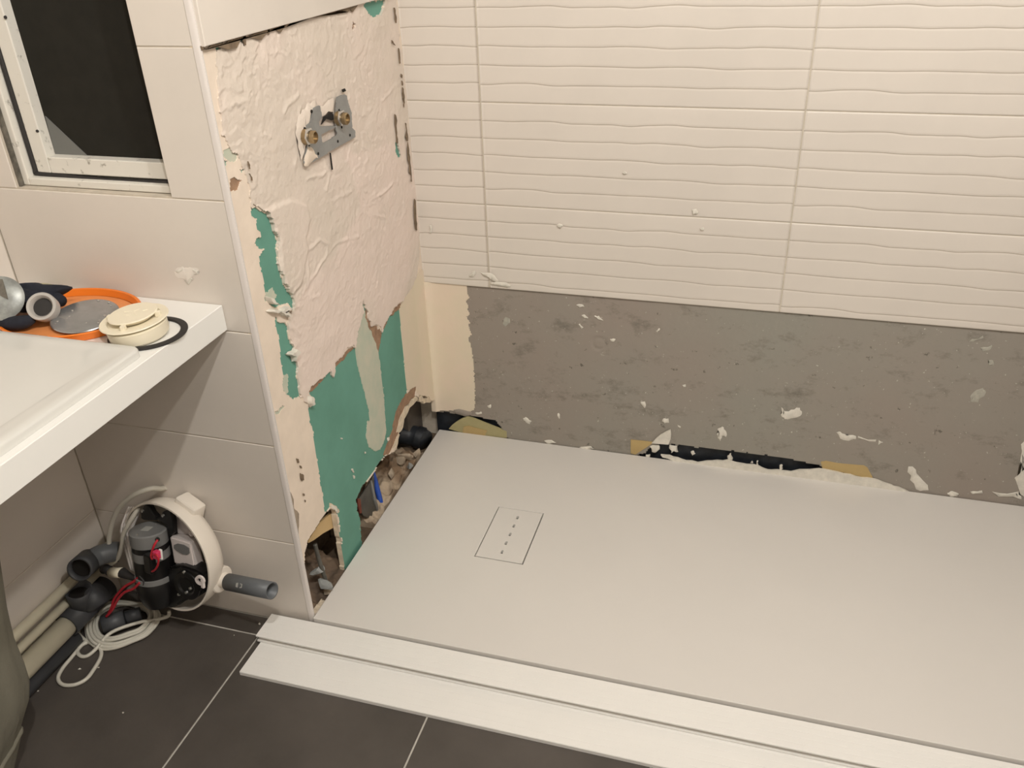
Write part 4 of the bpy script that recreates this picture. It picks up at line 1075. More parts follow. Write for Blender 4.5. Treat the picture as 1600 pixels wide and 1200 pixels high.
# white plaster smear on the window wall tile
SM = [(-0.1498,0.0068,0.8544),(-0.1404,0.0068,0.8639),(-0.1287,0.0068,0.8673),(-0.1255,0.0068,0.8639),(-0.1138,0.0068,0.8673),(-0.0955,0.0068,0.865),(-0.0953,0.0068,0.8551),(-0.1131,0.0068,0.8486),(-0.1244,0.0068,0.8363),(-0.1311,0.0068,0.8421),(-0.1434,0.0068,0.8423)]
sm = splat(SM, 'splat_pale', (0, -0.0006, 0), wall_window, 'plaster_splat')
for p in [[(-0.1461,0.0062,0.8562),(-0.1368,0.0062,0.8607),(-0.1281,0.0062,0.8626),(-0.1322,0.0062,0.8573),(-0.143,0.0062,0.8527)],[(-0.1323,0.0062,0.8409),(-0.1253,0.0062,0.8365),(-0.1146,0.0062,0.8462),(-0.1097,0.0062,0.8441),(-0.1238,0.0062,0.8315)],[(-0.1091,0.0062,0.8629),(-0.096,0.0062,0.8615),(-0.0992,0.0062,0.8537),(-0.1048,0.0062,0.8583)]]:
    splat(p, 'splat_white', (0, -0.0008, 0), wall_window)

# ================================================================== mixer fixing plate
fp = thing('fixing_plate', 'perforated grey steel mixer fixing plate bedded in the rough plaster', 'mounting plate', (0.0, 0.37, 0.99))
PL_OUT = [(0.2583,0.9881),(0.2793,0.9883),(0.3152,0.9881),(0.3913,0.9894),(0.4854,0.9895),(0.4883,1.0026),(0.4767,1.0107),(0.4787,1.0247),(0.4816,1.0419),(0.4719,1.0652),(0.4692,1.0797),(0.4593,1.0843),(0.4261,1.0857),(0.4173,1.0695),(0.4116,1.057),(0.4048,1.0447),(0.4041,1.0319),(0.337,1.0464),(0.3353,1.0551),(0.3528,1.0621),(0.3508,1.0734),(0.3488,1.0846),(0.3224,1.0857),(0.3115,1.0736),(0.3007,1.0613),(0.2831,1.0604),(0.2851,1.0485),(0.2774,1.024),(0.2654,1.0104),(0.2563,0.9979)]
PL_SLOT = [(0.3382,1.0293),(0.4033,1.0294),(0.406,1.0148),(0.3984,1.0131),(0.3428,1.0119),(0.3381,1.0148)]
us = np.arange(0.24, 0.505, 0.0020)
vs = np.arange(0.97, 1.10, 0.0015)
UC, VC = np.meshgrid((us[:-1] + us[1:]) / 2, (vs[:-1] + vs[1:]) / 2, indexing='ij')
UN, VN = np.meshgrid(us, vs, indexing='ij')
mask = inside(UC, VC, PL_OUT) & ~inside(UC, VC, PL_SLOT)
o = sheet('plate', us, vs, mask, 0.0072 + 0 * UN, 0.0052, PX, 'galvanised', fp)
HOLEP = [(0.3622,1.0592),(0.3974,1.0609),(0.4034,1.0553),(0.4023,1.0453),(0.3928,1.0457),(0.3724,1.0536),(0.3482,1.0472)]
prism('hole', [(0.0035, y, z) for y, z in HOLEP], (0.0018, 0, 0), 'slot_dark', fp)
for (y, z) in [(0.3137,1.0807),(0.285,1.0232),(0.3148,0.9979),(0.4032,1.0005),(0.4608,0.9994),(0.4264,1.0583),(0.2778,1.0554),(0.4281,1.024)]:
    cyl('screw_hole', (0.0060, y, z), (0.0079, y, z), 0.0034, 0.0030, 'slot_dark', fp, 10)
for (y, z), lab in zip([(0.2743,1.041),(0.4167,1.0443)], ('left', 'right')):
    b = lathe('brass_outlet', [(0, 0), (0.0150, 0), (0.0150, 0.009), (0.0125, 0.011), (0.0125, 0.022), (0.0100, 0.024), (0.0100, 0.018), (0, 0.018)], (0.006, y, z), (1, 0, 0), 'brass', fp, 28)
    lathe('collar', [(0.0125, 0.009), (0.0165, 0.010), (0.0165, 0.0135), (0.0125, 0.0145)], (0.006, y - 0.002, z + 0.002), (1, 0, 0), 'steel_bright', b, 6)
# plaster bedding lip over the left foot of the plate
FOOT = [(0.2556,0.9883),(0.2565,0.9986),(0.2696,1.0127),(0.2778,1.0222),(0.2978,1.013),(0.3119,0.995),(0.3135,0.9886),(0.2864,0.9881)]
splat([(0.0068, y, z) for y, z in FOOT], 'cream_plaster', (0.0022, 0, 0), fp, 'plaster_smear')
UPP = [(0.251,1.0501),(0.2584,1.0677),(0.2751,1.0832),(0.297,1.0881),(0.3138,1.0975),(0.3452,1.096),(0.3491,1.0853),(0.3224,1.0857),(0.3115,1.0736),(0.3007,1.0613),(0.2831,1.0604),(0.2822,1.0393),(0.2774,1.024),(0.2563,0.9979),(0.2553,1.0164)]
splat([(0.0010, y, z) for y, z in UPP], 'rough_plaster', (0.0050, 0, 0), fp, 'plaster_smear')
MID = [(0.3503,1.0834),(0.424,1.0852),(0.4116,1.057),(0.3975,1.0614),(0.3629,1.0591),(0.3545,1.0618)]
splat([(0.0010, y, z) for y, z in MID], 'rough_plaster', (0.0035, 0, 0), fp, 'plaster_smear')
CR2 = [[(0.4562,1.0943),(0.4703,1.0942),(0.4746,1.0882),(0.4605,1.0883)],[(0.3687,0.9854),(0.3723,0.9845),(0.3716,0.95),(0.367,0.9504)]]
for p in CR2: prism('crack', [(0.003, y, z) for y, z in p], (0.0015, 0, 0), 'slot_dark', fp)

# ================================================================== inside the broken-out foot of the wall
rr = random.Random(21)
def chunk(name, c, s, mat, label, group, seed):
    r2 = random.Random(seed)
    bm = bmesh.new()
    bmesh.ops.create_icosphere(bm, subdivisions=2, radius=1.0)
    k = [Vector((r2.uniform(-1, 1), r2.uniform(-1, 1), r2.uniform(-1, 1))).normalized() for _ in range(10)]
    lim = [r2.uniform(0.25, 0.6) for _ in k]
    for v in bm.verts:
        for n_, l in zip(k, lim):
            d = v.co.dot(n_)
            if d > l: v.co -= n_ * (d - l)
        v.co *= 1.35
        v.co = Vector((v.co.x * s[0], v.co.y * s[1], v.co.z * s[2]))
    bm.transform(Matrix.Translation(c) @ Matrix.Rotation(r2.uniform(0, 6), 4, 'Z') @ Matrix.Rotation(r2.uniform(-.6, .6), 4, 'X'))
    o = rebase(link(name, bm_mesh(bm, angle=0.25), mat), c)
    return tag(o, label, 'rubble', group)
def heap(name, y0, y1, x0, x1, zf, mat, label, seed, amp):
    us = np.arange(x0, x1 + .001, 0.0035); vs = np.arange(y0, y1 + .001, 0.0035)
    UN, VN = np.meshgrid(us, vs, indexing='ij')
    cell = np.abs(fbm(UN, VN, 34, seed, 2)) * 1.4 + 0.5 * fbm(UN, VN, 80, seed + 3, 3)
    h = zf(UN, VN) + amp * (0.35 - cell) + amp * 0.6 * fbm(UN, VN, 12, seed + 7, 2)
    h = np.maximum(h, 0.006)
    mask = np.ones((len(us) - 1, len(vs) - 1), bool)
    tint = np.clip(0.5 + 1.6 * fbm(UN, VN, 18, seed + 11, 4), 0, 1)
    o = sheet(name, us, vs, mask, h, 0.0045, lambda u, v, hh: (u, v, hh), mat, attr=('tint', tint))
    rebase(o, ((x0 + x1) / 2, (y0 + y1) / 2, 0.0045))
    return tag(o, label, 'rubble', kind='stuff')
heap('mortar_rubble', 0.36, 0.70, -0.104, -0.004, lambda u, v: 0.018 + 0.034 * np.clip((v - 0.38) / 0.2, 0, 1) * np.clip((0.69 - v) / 0.10, 0, 1) + 0.35 * np.clip(-u - 0.02, 0, 0.08) * np.clip((0.68 - v) / 0.08, 0.1, 1), 'heap_pale',
     'crumbled pale mortar filling the foot of the long torn hole', 61, 0.020)
heap('dust_rubble', 0.034, 0.21, -0.104, -0.004, lambda u, v: 0.016 + 1.0 * np.clip(-u - 0.035, 0, 0.07) * (1 - ((v - 0.12) / 0.12) ** 2), 'heap_brown',
     'brown dusty rubble filling the small torn hole nearest the planks', 71, 0.016)
for k, (c, s_, m_, lab) in enumerate(zip([(-0.02,0.6164,0.064),(-0.012,0.6643,0.0424),(-0.028,0.5896,0.0302),(-0.03,0.532,0.0544),(-0.006,0.5965,0.0445),(-0.045,0.6077,0.0526),(-0.03,0.099,0.082),(-0.015,0.0912,0.047),(-0.01,0.0944,0.0254)],
        ((.016, .026, .013), (.013, .020, .011), (.015, .022, .014), (.012, .018, .018), (.010, .016, .010), (.016, .026, .016), (.012, .020, .012), (.012, .026, .009), (.009, .015, .007)),
        ('rubble', 'rubble', 'rubble', 'rubble', 'rubble_grey', 'rubble', 'rubble_grey', 'rubble_grey', 'rubble'),
        ('pale angular lump of mortar just below the black waste pipe', 'pale lump of mortar against the tray edge near the back corner', 'pale lump of mortar halfway down the long torn hole',
         'pale flat lump of mortar directly above the blue pipe', 'small grey lump wedged against the tray edge in the long hole', 'broad pale lump deepest behind the torn board edge',
         'grey lump at the front side of the small torn hole', 'flat grey lump low in the small hole by the tray corner', 'small pale lump lowest in the small torn hole'))):
    chunk('rubble_lump', c, s_, m_, lab, 'lumps of rubble in the broken wall', 100 + k)
batten = tapered('wood_strip', [(-0.03,0.1089,0.1543),(-0.025,0.1074,0.0992),(-0.015,0.1066,0.0332)], [0.005, 0.005, 0.005], 'stud_metal')
tag(rebase(batten, (-0.015,0.1066,0.0332)), 'grey rod slanting down inside the small torn hole', 'rod')
chip = prism('board_chip', [(-0.02,0.1821,0.1898),(-0.02,0.1937,0.1825),(-0.02,0.2017,0.1622),(-0.02,0.1966,0.1452),(-0.02,0.1829,0.1463),(-0.02,0.1346,0.167),(-0.02,0.0919,0.181),(-0.02,0.0719,0.1896),(-0.02,0.0762,0.1953),(-0.02,0.0977,0.1995),(-0.02,0.1296,0.2021)], (-0.006, 0, 0), 'wood_chip')
tag(rebase(chip, (-0.02,0.1338,0.1645)), 'tan flap of board hanging across the top of the small hole', 'board flap')
tb = tube('blue_pipe', [(-0.055,0.4596,0.1296),(-0.045,0.4575,0.0827),(-0.03,0.4436,0.0317),(-0.022,0.4414,-0.004)], 0.0075, 'blue_tube', n=6, segs=14)
tag(rebase(tb, (-0.022,0.4414,-0.004)), 'bright blue water pipe slanting down inside the torn wall', 'pipe')
st = thing('metal_stud', 'dark metal stud beside the blue pipe inside the torn wall', 'stud', (-0.06, 0.27, 0.004))
prism('stud_web', [(-0.03,0.4289,0.1301),(-0.03,0.4104,0.1212),(-0.03,0.3366,0.1174),(-0.03,0.3235,0.1244),(-0.03,0.3254,0.096),(-0.03,0.3465,0.0526),(-0.03,0.3817,0.0172),(-0.03,0.4273,0.0024),(-0.03,0.4288,0.0185),(-0.03,0.4193,0.0651)], (-0.003, 0, 0), 'stud_metal', st)
prism('stud_flange', [(-0.0265,0.4015,0.1267),(-0.0265,0.4085,0.1231),(-0.0265,0.4153,0.0687),(-0.0265,0.4237,0.0143),(-0.0265,0.4163,0.0157),(-0.0265,0.4043,0.0684)], (-0.004, 0, 0), 'galvanised', st)
prism('stud_edge', [(-0.0265,0.3222,0.1286),(-0.0265,0.3362,0.1157),(-0.0265,0.3324,0.0751),(-0.0265,0.3233,0.0792),(-0.0265,0.3207,0.1056)], (-0.003, 0, 0), 'rust', st)
el = thing('black_waste_pipe', 'black waste pipe elbow in the torn corner behind the tray', 'pipe', (-0.03, 0.68, 0.05))
tapered('elbow', [(-0.1,0.7371,0.0494),(-0.07,0.752,0.04),(-0.04,0.7533,0.0368),(-0.018,0.7437,0.0349)], [0.031, 0.031, 0.031, 0.030], 'membrane', el, segs=24)
lathe('socket', [(0.030, -0.010), (0.0345, -0.010), (0.0345, 0.010), (0.030, 0.010)], (-0.036,0.7487,0.0381), (1, 0.05, -0.25), 'membrane', el, 28)
box('corner_concrete', (-0.111, 0.735, 0.006), (-0.060, 0.835, 0.27), 'cavity_concrete', wall_shower, 0.004)
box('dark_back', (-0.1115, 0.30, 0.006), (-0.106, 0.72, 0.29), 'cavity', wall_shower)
# tapes and foam along the tray edge
def tape(pts, off, mat, label, name='tape_strip', cat='tape'):
    o = prism(name, pts, off, mat)
    c = [sum(p[i] for p in pts) / len(pts) for i in range(3)]
    return tag(rebase(o, c), label, cat)
tape([(0.5835,0.8105,0.0847),(0.6133,0.8105,0.0856),(0.6479,0.8105,0.0862),(0.629,0.8105,0.0661),(0.5977,0.8105,0.0366),(0.585,0.8105,0.0394)], (0, 0.003, 0), 'tape_brown', 'short tan strip of tape at the left end of the black gap')
tape([(1.0929,0.812,0.0906),(1.1056,0.812,0.0955),(1.1369,0.812,0.0932),(1.2001,0.812,0.0961),(1.2096,0.812,0.0909),(1.2271,0.812,0.0626),(1.2282,0.812,0.056),(1.1812,0.812,0.0623),(1.1225,0.812,0.0697),(1.1004,0.812,0.0684)], (0, 0.004, 0), 'tape_brown', 'longer ochre strip of tape at the right end of the black gap')
tape([(0.0325,0.812,0.0399),(0.0443,0.812,0.0554),(0.0585,0.812,0.0684),(0.0793,0.812,0.0842),(0.0963,0.812,0.0938),(0.1188,0.812,0.0879),(0.1443,0.812,0.0796),(0.1825,0.812,0.068),(0.2158,0.812,0.0583),(0.2155,0.812,0.0345),(0.1416,0.812,0.0308),(0.0759,0.812,0.0322)], (0, 0.005, 0), 'tape_yellow', 'yellowish curved sheet of film sticking up behind the tray corner', 'film_sheet', 'film')
tape([(0.0816,0.8095,0.056),(0.0984,0.8095,0.061),(0.1275,0.8095,0.0561),(0.155,0.8095,0.052),(0.1475,0.8095,0.0333),(0.0768,0.8095,0.0339)], (0, 0.002, 0), 'tape_brown', 'small folded scrap of film in front of the yellowish sheet', 'film_scrap', 'film')

# ================================================================== pump
PC = Vector((-0.2855, -0.0724, 0.2125))
PN, PU, PV = Vector((-0.1923, -0.964, 0.1833)), Vector((0.9807, -0.1957, 0.0)), Vector((0.0359, 0.1798, 0.983))
PM = Matrix(((PU.x, PV.x, PN.x, PC.x), (PU.y, PV.y, PN.y, PC.y), (PU.z, PV.z, PN.z, PC.z), (0, 0, 0, 1)))
pump = thing('waste_pump', 'opened white round waste pump with grey motor and loose wires, on the window wall', 'pump', (PC.x, YW - 0.05, 0.06))
def loc2(o):
    o.data.transform(PM)
    return o
PR = 0.1286
cas = loc2(lathe('casing', [(PR - 0.004, 0.0), (PR, 0.0), (PR + 0.0005, -0.012), (PR - 0.002, -0.034), (PR - 0.010, -0.050), (PR - 0.024, -0.058), (0, -0.060),
                            (0, -0.056), (PR - 0.026, -0.054), (PR - 0.013, -0.046), (PR - 0.006, -0.032), (PR - 0.004, -0.012), (PR - 0.004, 0.0)], (0, 0, 0), (0, 0, 1), 'casing_white', pump, 72, angle=0.8))
for a, w in ((72, 0.050),):
    xf = Matrix.Rotation(math.radians(a - 90), 4, 'Z')
    loc2(box('top_boss', (-w / 2 - 0.004, PR - 0.030, -0.062), (w / 2 + 0.004, PR + 0.010, -0.026), 'casing_white', cas, 0.006, 3, xf))
# outlet fitting and grey pipe on the right side
oa = Vector((0.985, -0.17, -0.02)).normalized()
o0 = PC + PU * (PR - 0.012) + PV * (-0.012) - PN * 0.030
o0 = Vector((-0.1787,-0.058,0.1673))
fit = lathe('outlet_collar', [(0, -0.02), (0.0285, -0.02), (0.0285, 0.004), (0.030, 0.006), (0.030, 0.016), (0.0275, 0.0185), (0.017, 0.020), (0.0155, 0.026), (0.0155, 0.042), (0, 0.042)], o0, oa, 'casing_white', pump, 36)
p0 = o0 + oa * 0.034
p1 = Vector((-0.0233,-0.084,0.1875))
out = link('outlet_pipe', tube_mesh([p0, p0.lerp(p1, .5), p1], 0.0185, 28, hollow=0.14), 'pvc_grey', pump)
out['label'] = 'short grey plastic outlet pipe'
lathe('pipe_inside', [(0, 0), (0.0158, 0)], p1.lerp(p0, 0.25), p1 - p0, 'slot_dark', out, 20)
x, y, nn = frame(p1 - p0)
for k, dx in enumerate((0.0, 0.010)):
    q = p0.lerp(p1, 0.36 + dx * 8)
    side = (Vector((0.25, -0.75, 0.62))).normalized()
    side = (side - nn * side.dot(nn)).normalized()
    tt = nn.cross(side)
    pts = [(-0.0045, 0.004), (0.001, 0.005), (0.001, -0.005), (-0.0045, -0.004)] if k == 0 else [(-0.003, 0.005), (0.003, 0.004), (0.003, -0.0035), (-0.003, -0.005), (-0.003, -0.003), (0.0005, -0.002), (0.0005, 0.0025), (-0.003, 0.003)]
    prism('print_mark', [q + nn * a + tt * b + side * 0.0181 for a, b in pts], side * 0.0006, 'label_print', out)
# motor, leaning with the casing
CAPC = (-0.0337,0.065,0.01)
BASE = (-0.0219,-0.1175,0.01)
m0, m1 = Vector(CAPC), Vector(BASE)
md = (m1 - m0).normalized()
ML = (m1 - m0).length
MR = 0.0385
mot = loc2(lathe('motor', [(0, 0.028), (MR, 0.028), (MR, 0.118), (0, 0.118)], m0, md, 'black_plastic', pump, 40))
mcap = loc2(lathe('motor_cap', [(0, 0), (MR - 0.002, 0), (MR + 0.001, 0.0025), (MR + 0.001, 0.030), (MR - 0.001, 0.032), (0, 0.032)], m0, md, 'dark_grey_plastic', mot, 40))
loc2(lathe('motor_band', [(MR, 0.0), (MR + 0.0025, 0.001), (MR + 0.0025, 0.012), (MR, 0.013)], m0 + md * 0.106, md, 'dark_grey_plastic', mot, 40))
loc2(lathe('label_wrap', [(MR, 0.0), (MR + 0.0006, 0.0), (MR + 0.0006, 0.020), (MR, 0.020)], m0 + md * 0.044, md, 'dark_grey_plastic', mot, 40))
loc2(lathe('pump_base', [(0, 0.116), (MR + 0.001, 0.116), (MR + 0.0035, 0.122), (MR + 0.0025, 0.150), (MR - 0.004, ML - 0.012), (MR - 0.010, ML), (0, ML)], m0, md, 'black_plastic', pump, 40))
x, y, nn = frame(md, (0, 0, 1))
cu = (Vector((1, 0, 0)) - md * md.x).normalized()
cn = md.cross(cu)
if cn.z < 0: cn = -cn
loc2(prism('cap_sticker', [m0 - md * 0.0004 + cu * a_ + cn * b_ for a_, b_ in ((-0.013, -0.006), (0.004, -0.011), (0.009, 0.008), (-0.008, 0.013))], tuple(-md * 0.0005), 'label_print', mcap))
for a_, b_ in ((-0.004, -0.026), (0.002, 0.029)):
    q = m0 + cu * a_ + cn * b_
    loc2(cyl('cap_screw', q + md * 0.002, q - md * 0.0016, 0.0030, 0.0022, 'steel_bright', mcap, 10))
loc2(cyl('cable_hole', (0.0252,0.0705,0.036), (0.0366,0.0774,0.044), 0.005, 0.004, 'slot_dark', mcap, 12))
loc2(box('capacitor', (-0.010, -0.022, -0.008), (0.012, 0.022, 0.008), 'black_plastic', mot, 0.003, 2, Matrix.Translation((0.0065,0.0123,0.046))))
# wires on the motor
def wire(name, pts, r, mat, parent=pump):
    return loc2(tube(name, pts, r, mat, parent, n=8, segs=8))
wire('red_wire', [(0.0359,0.0772,0.044),(0.0336,0.0674,0.052),(0.0271,0.0511,0.054),(0.026,0.0395,0.056),(0.0259,0.0329,0.054)], 0.0024, 'red_wire')
wire('red_wire', [(0.0295,0.0437,0.056),(0.0464,0.0529,0.06),(0.0522,0.0456,0.06),(0.0454,0.027,0.058),(0.0336,0.0112,0.056),(0.0185,-0.0007,0.052)], 0.0022, 'red_wire')
loc2(box('plug', (-0.006, -0.009, -0.006), (0.007, 0.009, 0.006), 'pink_plug', mot, 0.002, 2, Matrix.Translation((0.0406,0.0488,0.054))))
loc2(box('wire_tag', (-0.004, -0.012, -0.002), (0.004, 0.012, 0.002), 'white_plastic', mot, 0.001, 1, Matrix.Translation((0.046,0.0481,0.048))))
# volute to the right of the base
loc2(prism('volute', [(0.0134,-0.0182,0.008),(0.0298,-0.0088,0.008),(0.0499,0.0011,0.008),(0.0986,0.0037,0.008),(0.1164,-0.0022,0.008),(0.1206,-0.0195,0.008),(0.1158,-0.0386,0.008),(0.0914,-0.0674,0.008),(0.0595,-0.0833,0.008),(0.0297,-0.1099,0.008),(0.0004,-0.1272,0.008),(-0.0236,-0.1293,0.008)], (0, 0, -0.040), 'black_plastic', pump, 0.005))
loc2(lathe('volute_flange', [(0.030, 0.0), (0.034, 0.002), (0.033, 0.006), (0.022, 0.007), (0.018, 0.004), (0, 0.004)], (0.0707,-0.04,0.007), (0.12, 0.0, 1), 'black_plastic', pump, 40))
cl = loc2(lathe('clip', [(0.006, -0.002), (0.011, -0.002), (0.011, 0.003), (0.006, 0.003)], (0.1233,-0.0032,0.02), (0.2, 0, 1), 'pcb_white', pump, 16))
loc2(box('clip_foot', (-0.004, -0.010, -0.002), (0.004, 0.010, 0.004), 'pcb_white', cl, 0.001, 1, Matrix.Translation((0.1289,-0.0105,0.018))))
for k, s in enumerate([(0.0674,-0.0075,0.0105),(0.0824,-0.0426,0.0105),(0.0696,-0.0567,0.0105),(0.0454,-0.0701,0.0105)]):
    loc2(lathe('screw', [(0, 0.0045), (0.003, 0.004), (0.004, 0.0)], s, (0, 0, 1), 'steel_bright', pump, 10))
# black mounting lugs at the top
for P_, nm in (([(-0.0798,0.0663,-0.012),(-0.0779,0.0858,-0.012),(-0.0614,0.1063,-0.012),(-0.0498,0.105,-0.012),(-0.0418,0.0918,-0.012),(-0.0294,0.083,-0.012),(-0.029,0.0769,-0.012),(-0.0729,0.0645,-0.012)], 'lug'),
               ([(-0.0325,0.084,-0.008),(-0.0124,0.09,-0.008),(-0.0047,0.1062,-0.008),(0.0118,0.1166,-0.008),(0.0189,0.1133,-0.008),(0.0237,0.0901,-0.008),(0.0225,0.0634,-0.008),(0.0076,0.0493,-0.008),(0.0025,0.0775,-0.008),(-0.0156,0.0797,-0.008)], 'lug')):
    loc2(prism(nm, P_, (0, 0, -0.012), 'black_plastic', pump, 0.001))
for s in [(-0.0629,0.093,-0.006),(-0.0001,0.1002,-0.006)]:
    loc2(cyl('screw', s, (s[0], s[1], s[2] + 0.004), 0.0036, 0.003, 'steel_bright', pump, 12))
loc2(prism('rear_plate', [(-0.0072,0.0779,-0.014),(0.004,0.075,-0.014),(0.0076,-0.0254,-0.014),(0.0004,-0.0539,-0.014),(-0.0159,-0.0594,-0.014),(-0.0159,0.0055,-0.014)], (0, 0, -0.03), 'black_plastic', pump))
# white circuit housing on the right
A_ = [(0.0133,0.0531,-0.006),(0.0737,0.0557,-0.006),(0.0802,-0.0038,-0.006),(0.0199,-0.0113,-0.006)]
B_ = [(0.0022,0.0483,-0.026),(0.0729,0.0651,-0.026),(0.0907,0.0651,-0.026),(0.0964,-0.0068,-0.026),(0.0637,-0.0258,-0.026),(-0.0026,-0.0336,-0.026)]
hous = None
bm = bmesh.new()
f0 = [bm.verts.new(p) for p in A_]
b_ = [(-0.0129,0.0397,-0.036),(0.0617,0.0579,-0.036),(0.0811,-0.0195,-0.036),(-0.0069,-0.0446,-0.036)]
f1 = [bm.verts.new(p) for p in b_]
bm.faces.new(f0); bm.faces.new(f1[::-1])
for k in range(4): bm.faces.new((f0[k], f1[k], f1[(k + 1) % 4], f0[(k + 1) % 4]))
bmesh.ops.bevel(bm, geom=bm.edges[:], offset=0.003, segments=2, affect='EDGES')
hous = loc2(link('circuit_housing', bm_mesh(bm, angle=0.3), 'pcb_white', pump))
ov = [(0.024,0.0363,-0.0062),(0.0355,0.0434,-0.0062),(0.0546,0.0464,-0.0062),(0.0692,0.0433,-0.0062),(0.0697,0.0304,-0.0062),(0.0616,0.0246,-0.0062),(0.0481,0.0214,-0.0062),(0.0295,0.0242,-0.0062),(0.0231,0.0284,-0.0062)]
loc2(prism('oval_recess', ov, (0, 0, 0.0016), 'dark_grey_plastic', hous))
loc2(prism('upper_plate', [(-0.0088,0.0821,-0.034),(0.0029,0.0903,-0.034),(0.0321,0.0788,-0.034),(0.0591,0.0668,-0.034),(0.0678,0.0602,-0.034),(0.0441,0.0496,-0.034),(-0.0105,0.0414,-0.034),(-0.0049,0.0628,-0.034)], (0, 0, -0.010), 'pcb_white', pump, 0.0015))
for s in [(0.0115,0.0956,-0.018),(0.0672,0.0725,-0.018),(0.0825,-0.0152,-0.018)]:
    loc2(cyl('stand_off', (s[0], s[1], -0.045), (s[0], s[1], s[2] + 0.004), 0.0075, 0.0065, 'pcb_white', pump, 16, 0.001))
# ridged white cover on the left
RB = [[(-0.1386,0.0686,-0.03),(-0.1301,0.0575,-0.012),(-0.127,0.0339,0.004),(-0.1224,0.0073,0.006),(-0.1183,-0.0316,0.004),(-0.1163,-0.0694,0.0)],[(-0.1309,0.0708,-0.03),(-0.1224,0.0598,-0.012),(-0.1186,0.0365,0.004),(-0.114,0.0099,0.006),(-0.1099,-0.0288,0.004),(-0.1077,-0.0665,0.0)],[(-0.1233,0.0731,-0.03),(-0.1148,0.0621,-0.012),(-0.1102,0.0391,0.004),(-0.1056,0.0126,0.006),(-0.1014,-0.026,0.004),(-0.0993,-0.0637,0.0)]]
LRAIL = [(-0.1447,0.0602,-0.028),(-0.1412,0.053,-0.018),(-0.1384,0.0376,-0.008),(-0.1398,0.0209,0.0),(-0.1329,-0.0062,0.002),(-0.1261,-0.0352,0.002),(-0.1213,-0.0704,0.0)]
RRAIL = [(-0.1058,0.0795,-0.03),(-0.0982,0.0652,-0.016),(-0.1009,0.0477,-0.004),(-0.1009,0.0324,0.004),(-0.098,0.0021,0.006),(-0.0931,-0.0255,0.006),(-0.0884,-0.0678,0.004)]
bm = bmesh.new()
grid = [[bm.verts.new((p[0], p[1], p[2] - dz)) for p in r] for dz in (0, 0.008) for r in (LRAIL, RRAIL)]
for i in range(len(LRAIL) - 1):
    for a_, b__ in ((0, 1), (1, 3), (3, 2), (2, 0)):
        bm.faces.new((grid[a_][i], grid[b__][i], grid[b__][i + 1], grid[a_][i + 1]))
for i in (0, len(LRAIL) - 1):
    bm.faces.new((grid[0][i], grid[1][i], grid[3][i], grid[2][i]))
cover_l = loc2(link('side_cover', bm_mesh(bm, angle=0.6), 'cover_white', pump))
for q in RB:
    loc2(tube('ridge', q, 0.0024, 'cover_white', cover_l, n=5, segs=8))
# supply cable of the pump: round the casing and down to its plug
cab = loc2(tube('float_tube', [(-0.0305,0.1331,-0.062),(-0.0403,0.1355,-0.05),(-0.0372,0.1414,-0.034),(-0.038,0.1512,-0.012),(-0.0568,0.1433,0.006),(-0.0834,0.1223,0.014),(-0.113,0.0907,0.018),(-0.1365,0.0483,0.02),(-0.1492,0.0035,0.022),(-0.1452,-0.0235,0.024),(-0.1403,-0.0397,0.02)], 0.0055, 'cable_grey', pump, n=8, segs=12))
loc2(tube('float_tube', [(-0.0818,0.0925,-0.01),(-0.0873,0.0658,0.012),(-0.0989,0.0354,0.022),(-0.1066,0.0052,0.024),(-0.1214,-0.0255,0.024),(-0.1413,-0.0462,0.022),(-0.164,-0.0641,0.02)], 0.0050, 'cable_grey', pump, n=8, segs=12))
# ---- connectors between tube and motor
cpts = [(-0.1683,-0.0692,0.03),(-0.1573,-0.0655,0.03),(-0.1433,-0.0691,0.03),(-0.1241,-0.0642,0.03),(-0.1069,-0.0583,0.03),(-0.0847,-0.059,0.03),(-0.057,-0.0609,0.03)]
W = lambda p: PM @ Vector(p)
co = link('cable_connector', tube_mesh([W(p) for p in (cpts[0], cpts[1], cpts[2])], 0.0110, 14), 'rubber', pump)
link('collar', tube_mesh([W(p) for p in (cpts[2], cpts[3], cpts[4])], 0.0115, 14), 'cream_plastic', co)
tapered('tail', [W(p) for p in (cpts[4], cpts[5], cpts[6])], [0.012, 0.008, 0.004], 'rubber', co, 6, 12)
# ---- loose red and black leads
for k, (pts, m_) in enumerate((
        ([(-0.0316,-0.0326,0.045),(-0.05,-0.0518,0.045),(-0.0813,-0.0757,0.045),(-0.1052,-0.1006,0.045),(-0.1255,-0.1262,0.045),(-0.1379,-0.1526,0.045),(-0.1556,-0.1796,0.045)], 'red_wire'),
        ([(-0.0253,-0.0437,0.05),(-0.0504,-0.0686,0.05),(-0.0813,-0.0893,0.05),(-0.1056,-0.1161,0.05),(-0.1271,-0.149,0.05),(-0.1515,-0.1768,0.05)], 'red_wire'),
        ([(-0.0323,-0.0409,0.042),(-0.0586,-0.0597,0.042),(-0.0909,-0.0889,0.042),(-0.1174,-0.1166,0.042),(-0.1366,-0.1471,0.042),(-0.1559,-0.1763,0.042)], 'rubber'),
        ([(-0.0277,-0.0296,0.048),(-0.0157,-0.0415,0.048),(-0.0282,-0.0619,0.048),(-0.0547,-0.0826,0.048),(-0.0713,-0.0868,0.048)], 'rubber'))):
    o = link('lead_wire', tube_mesh([W(p) for p in spline(pts, 8)], 0.0030 if m_ == 'red_wire' else 0.0022, 8), m_, pump)
    o['label'] = 'red motor lead' if m_ == 'red_wire' else 'black motor lead'
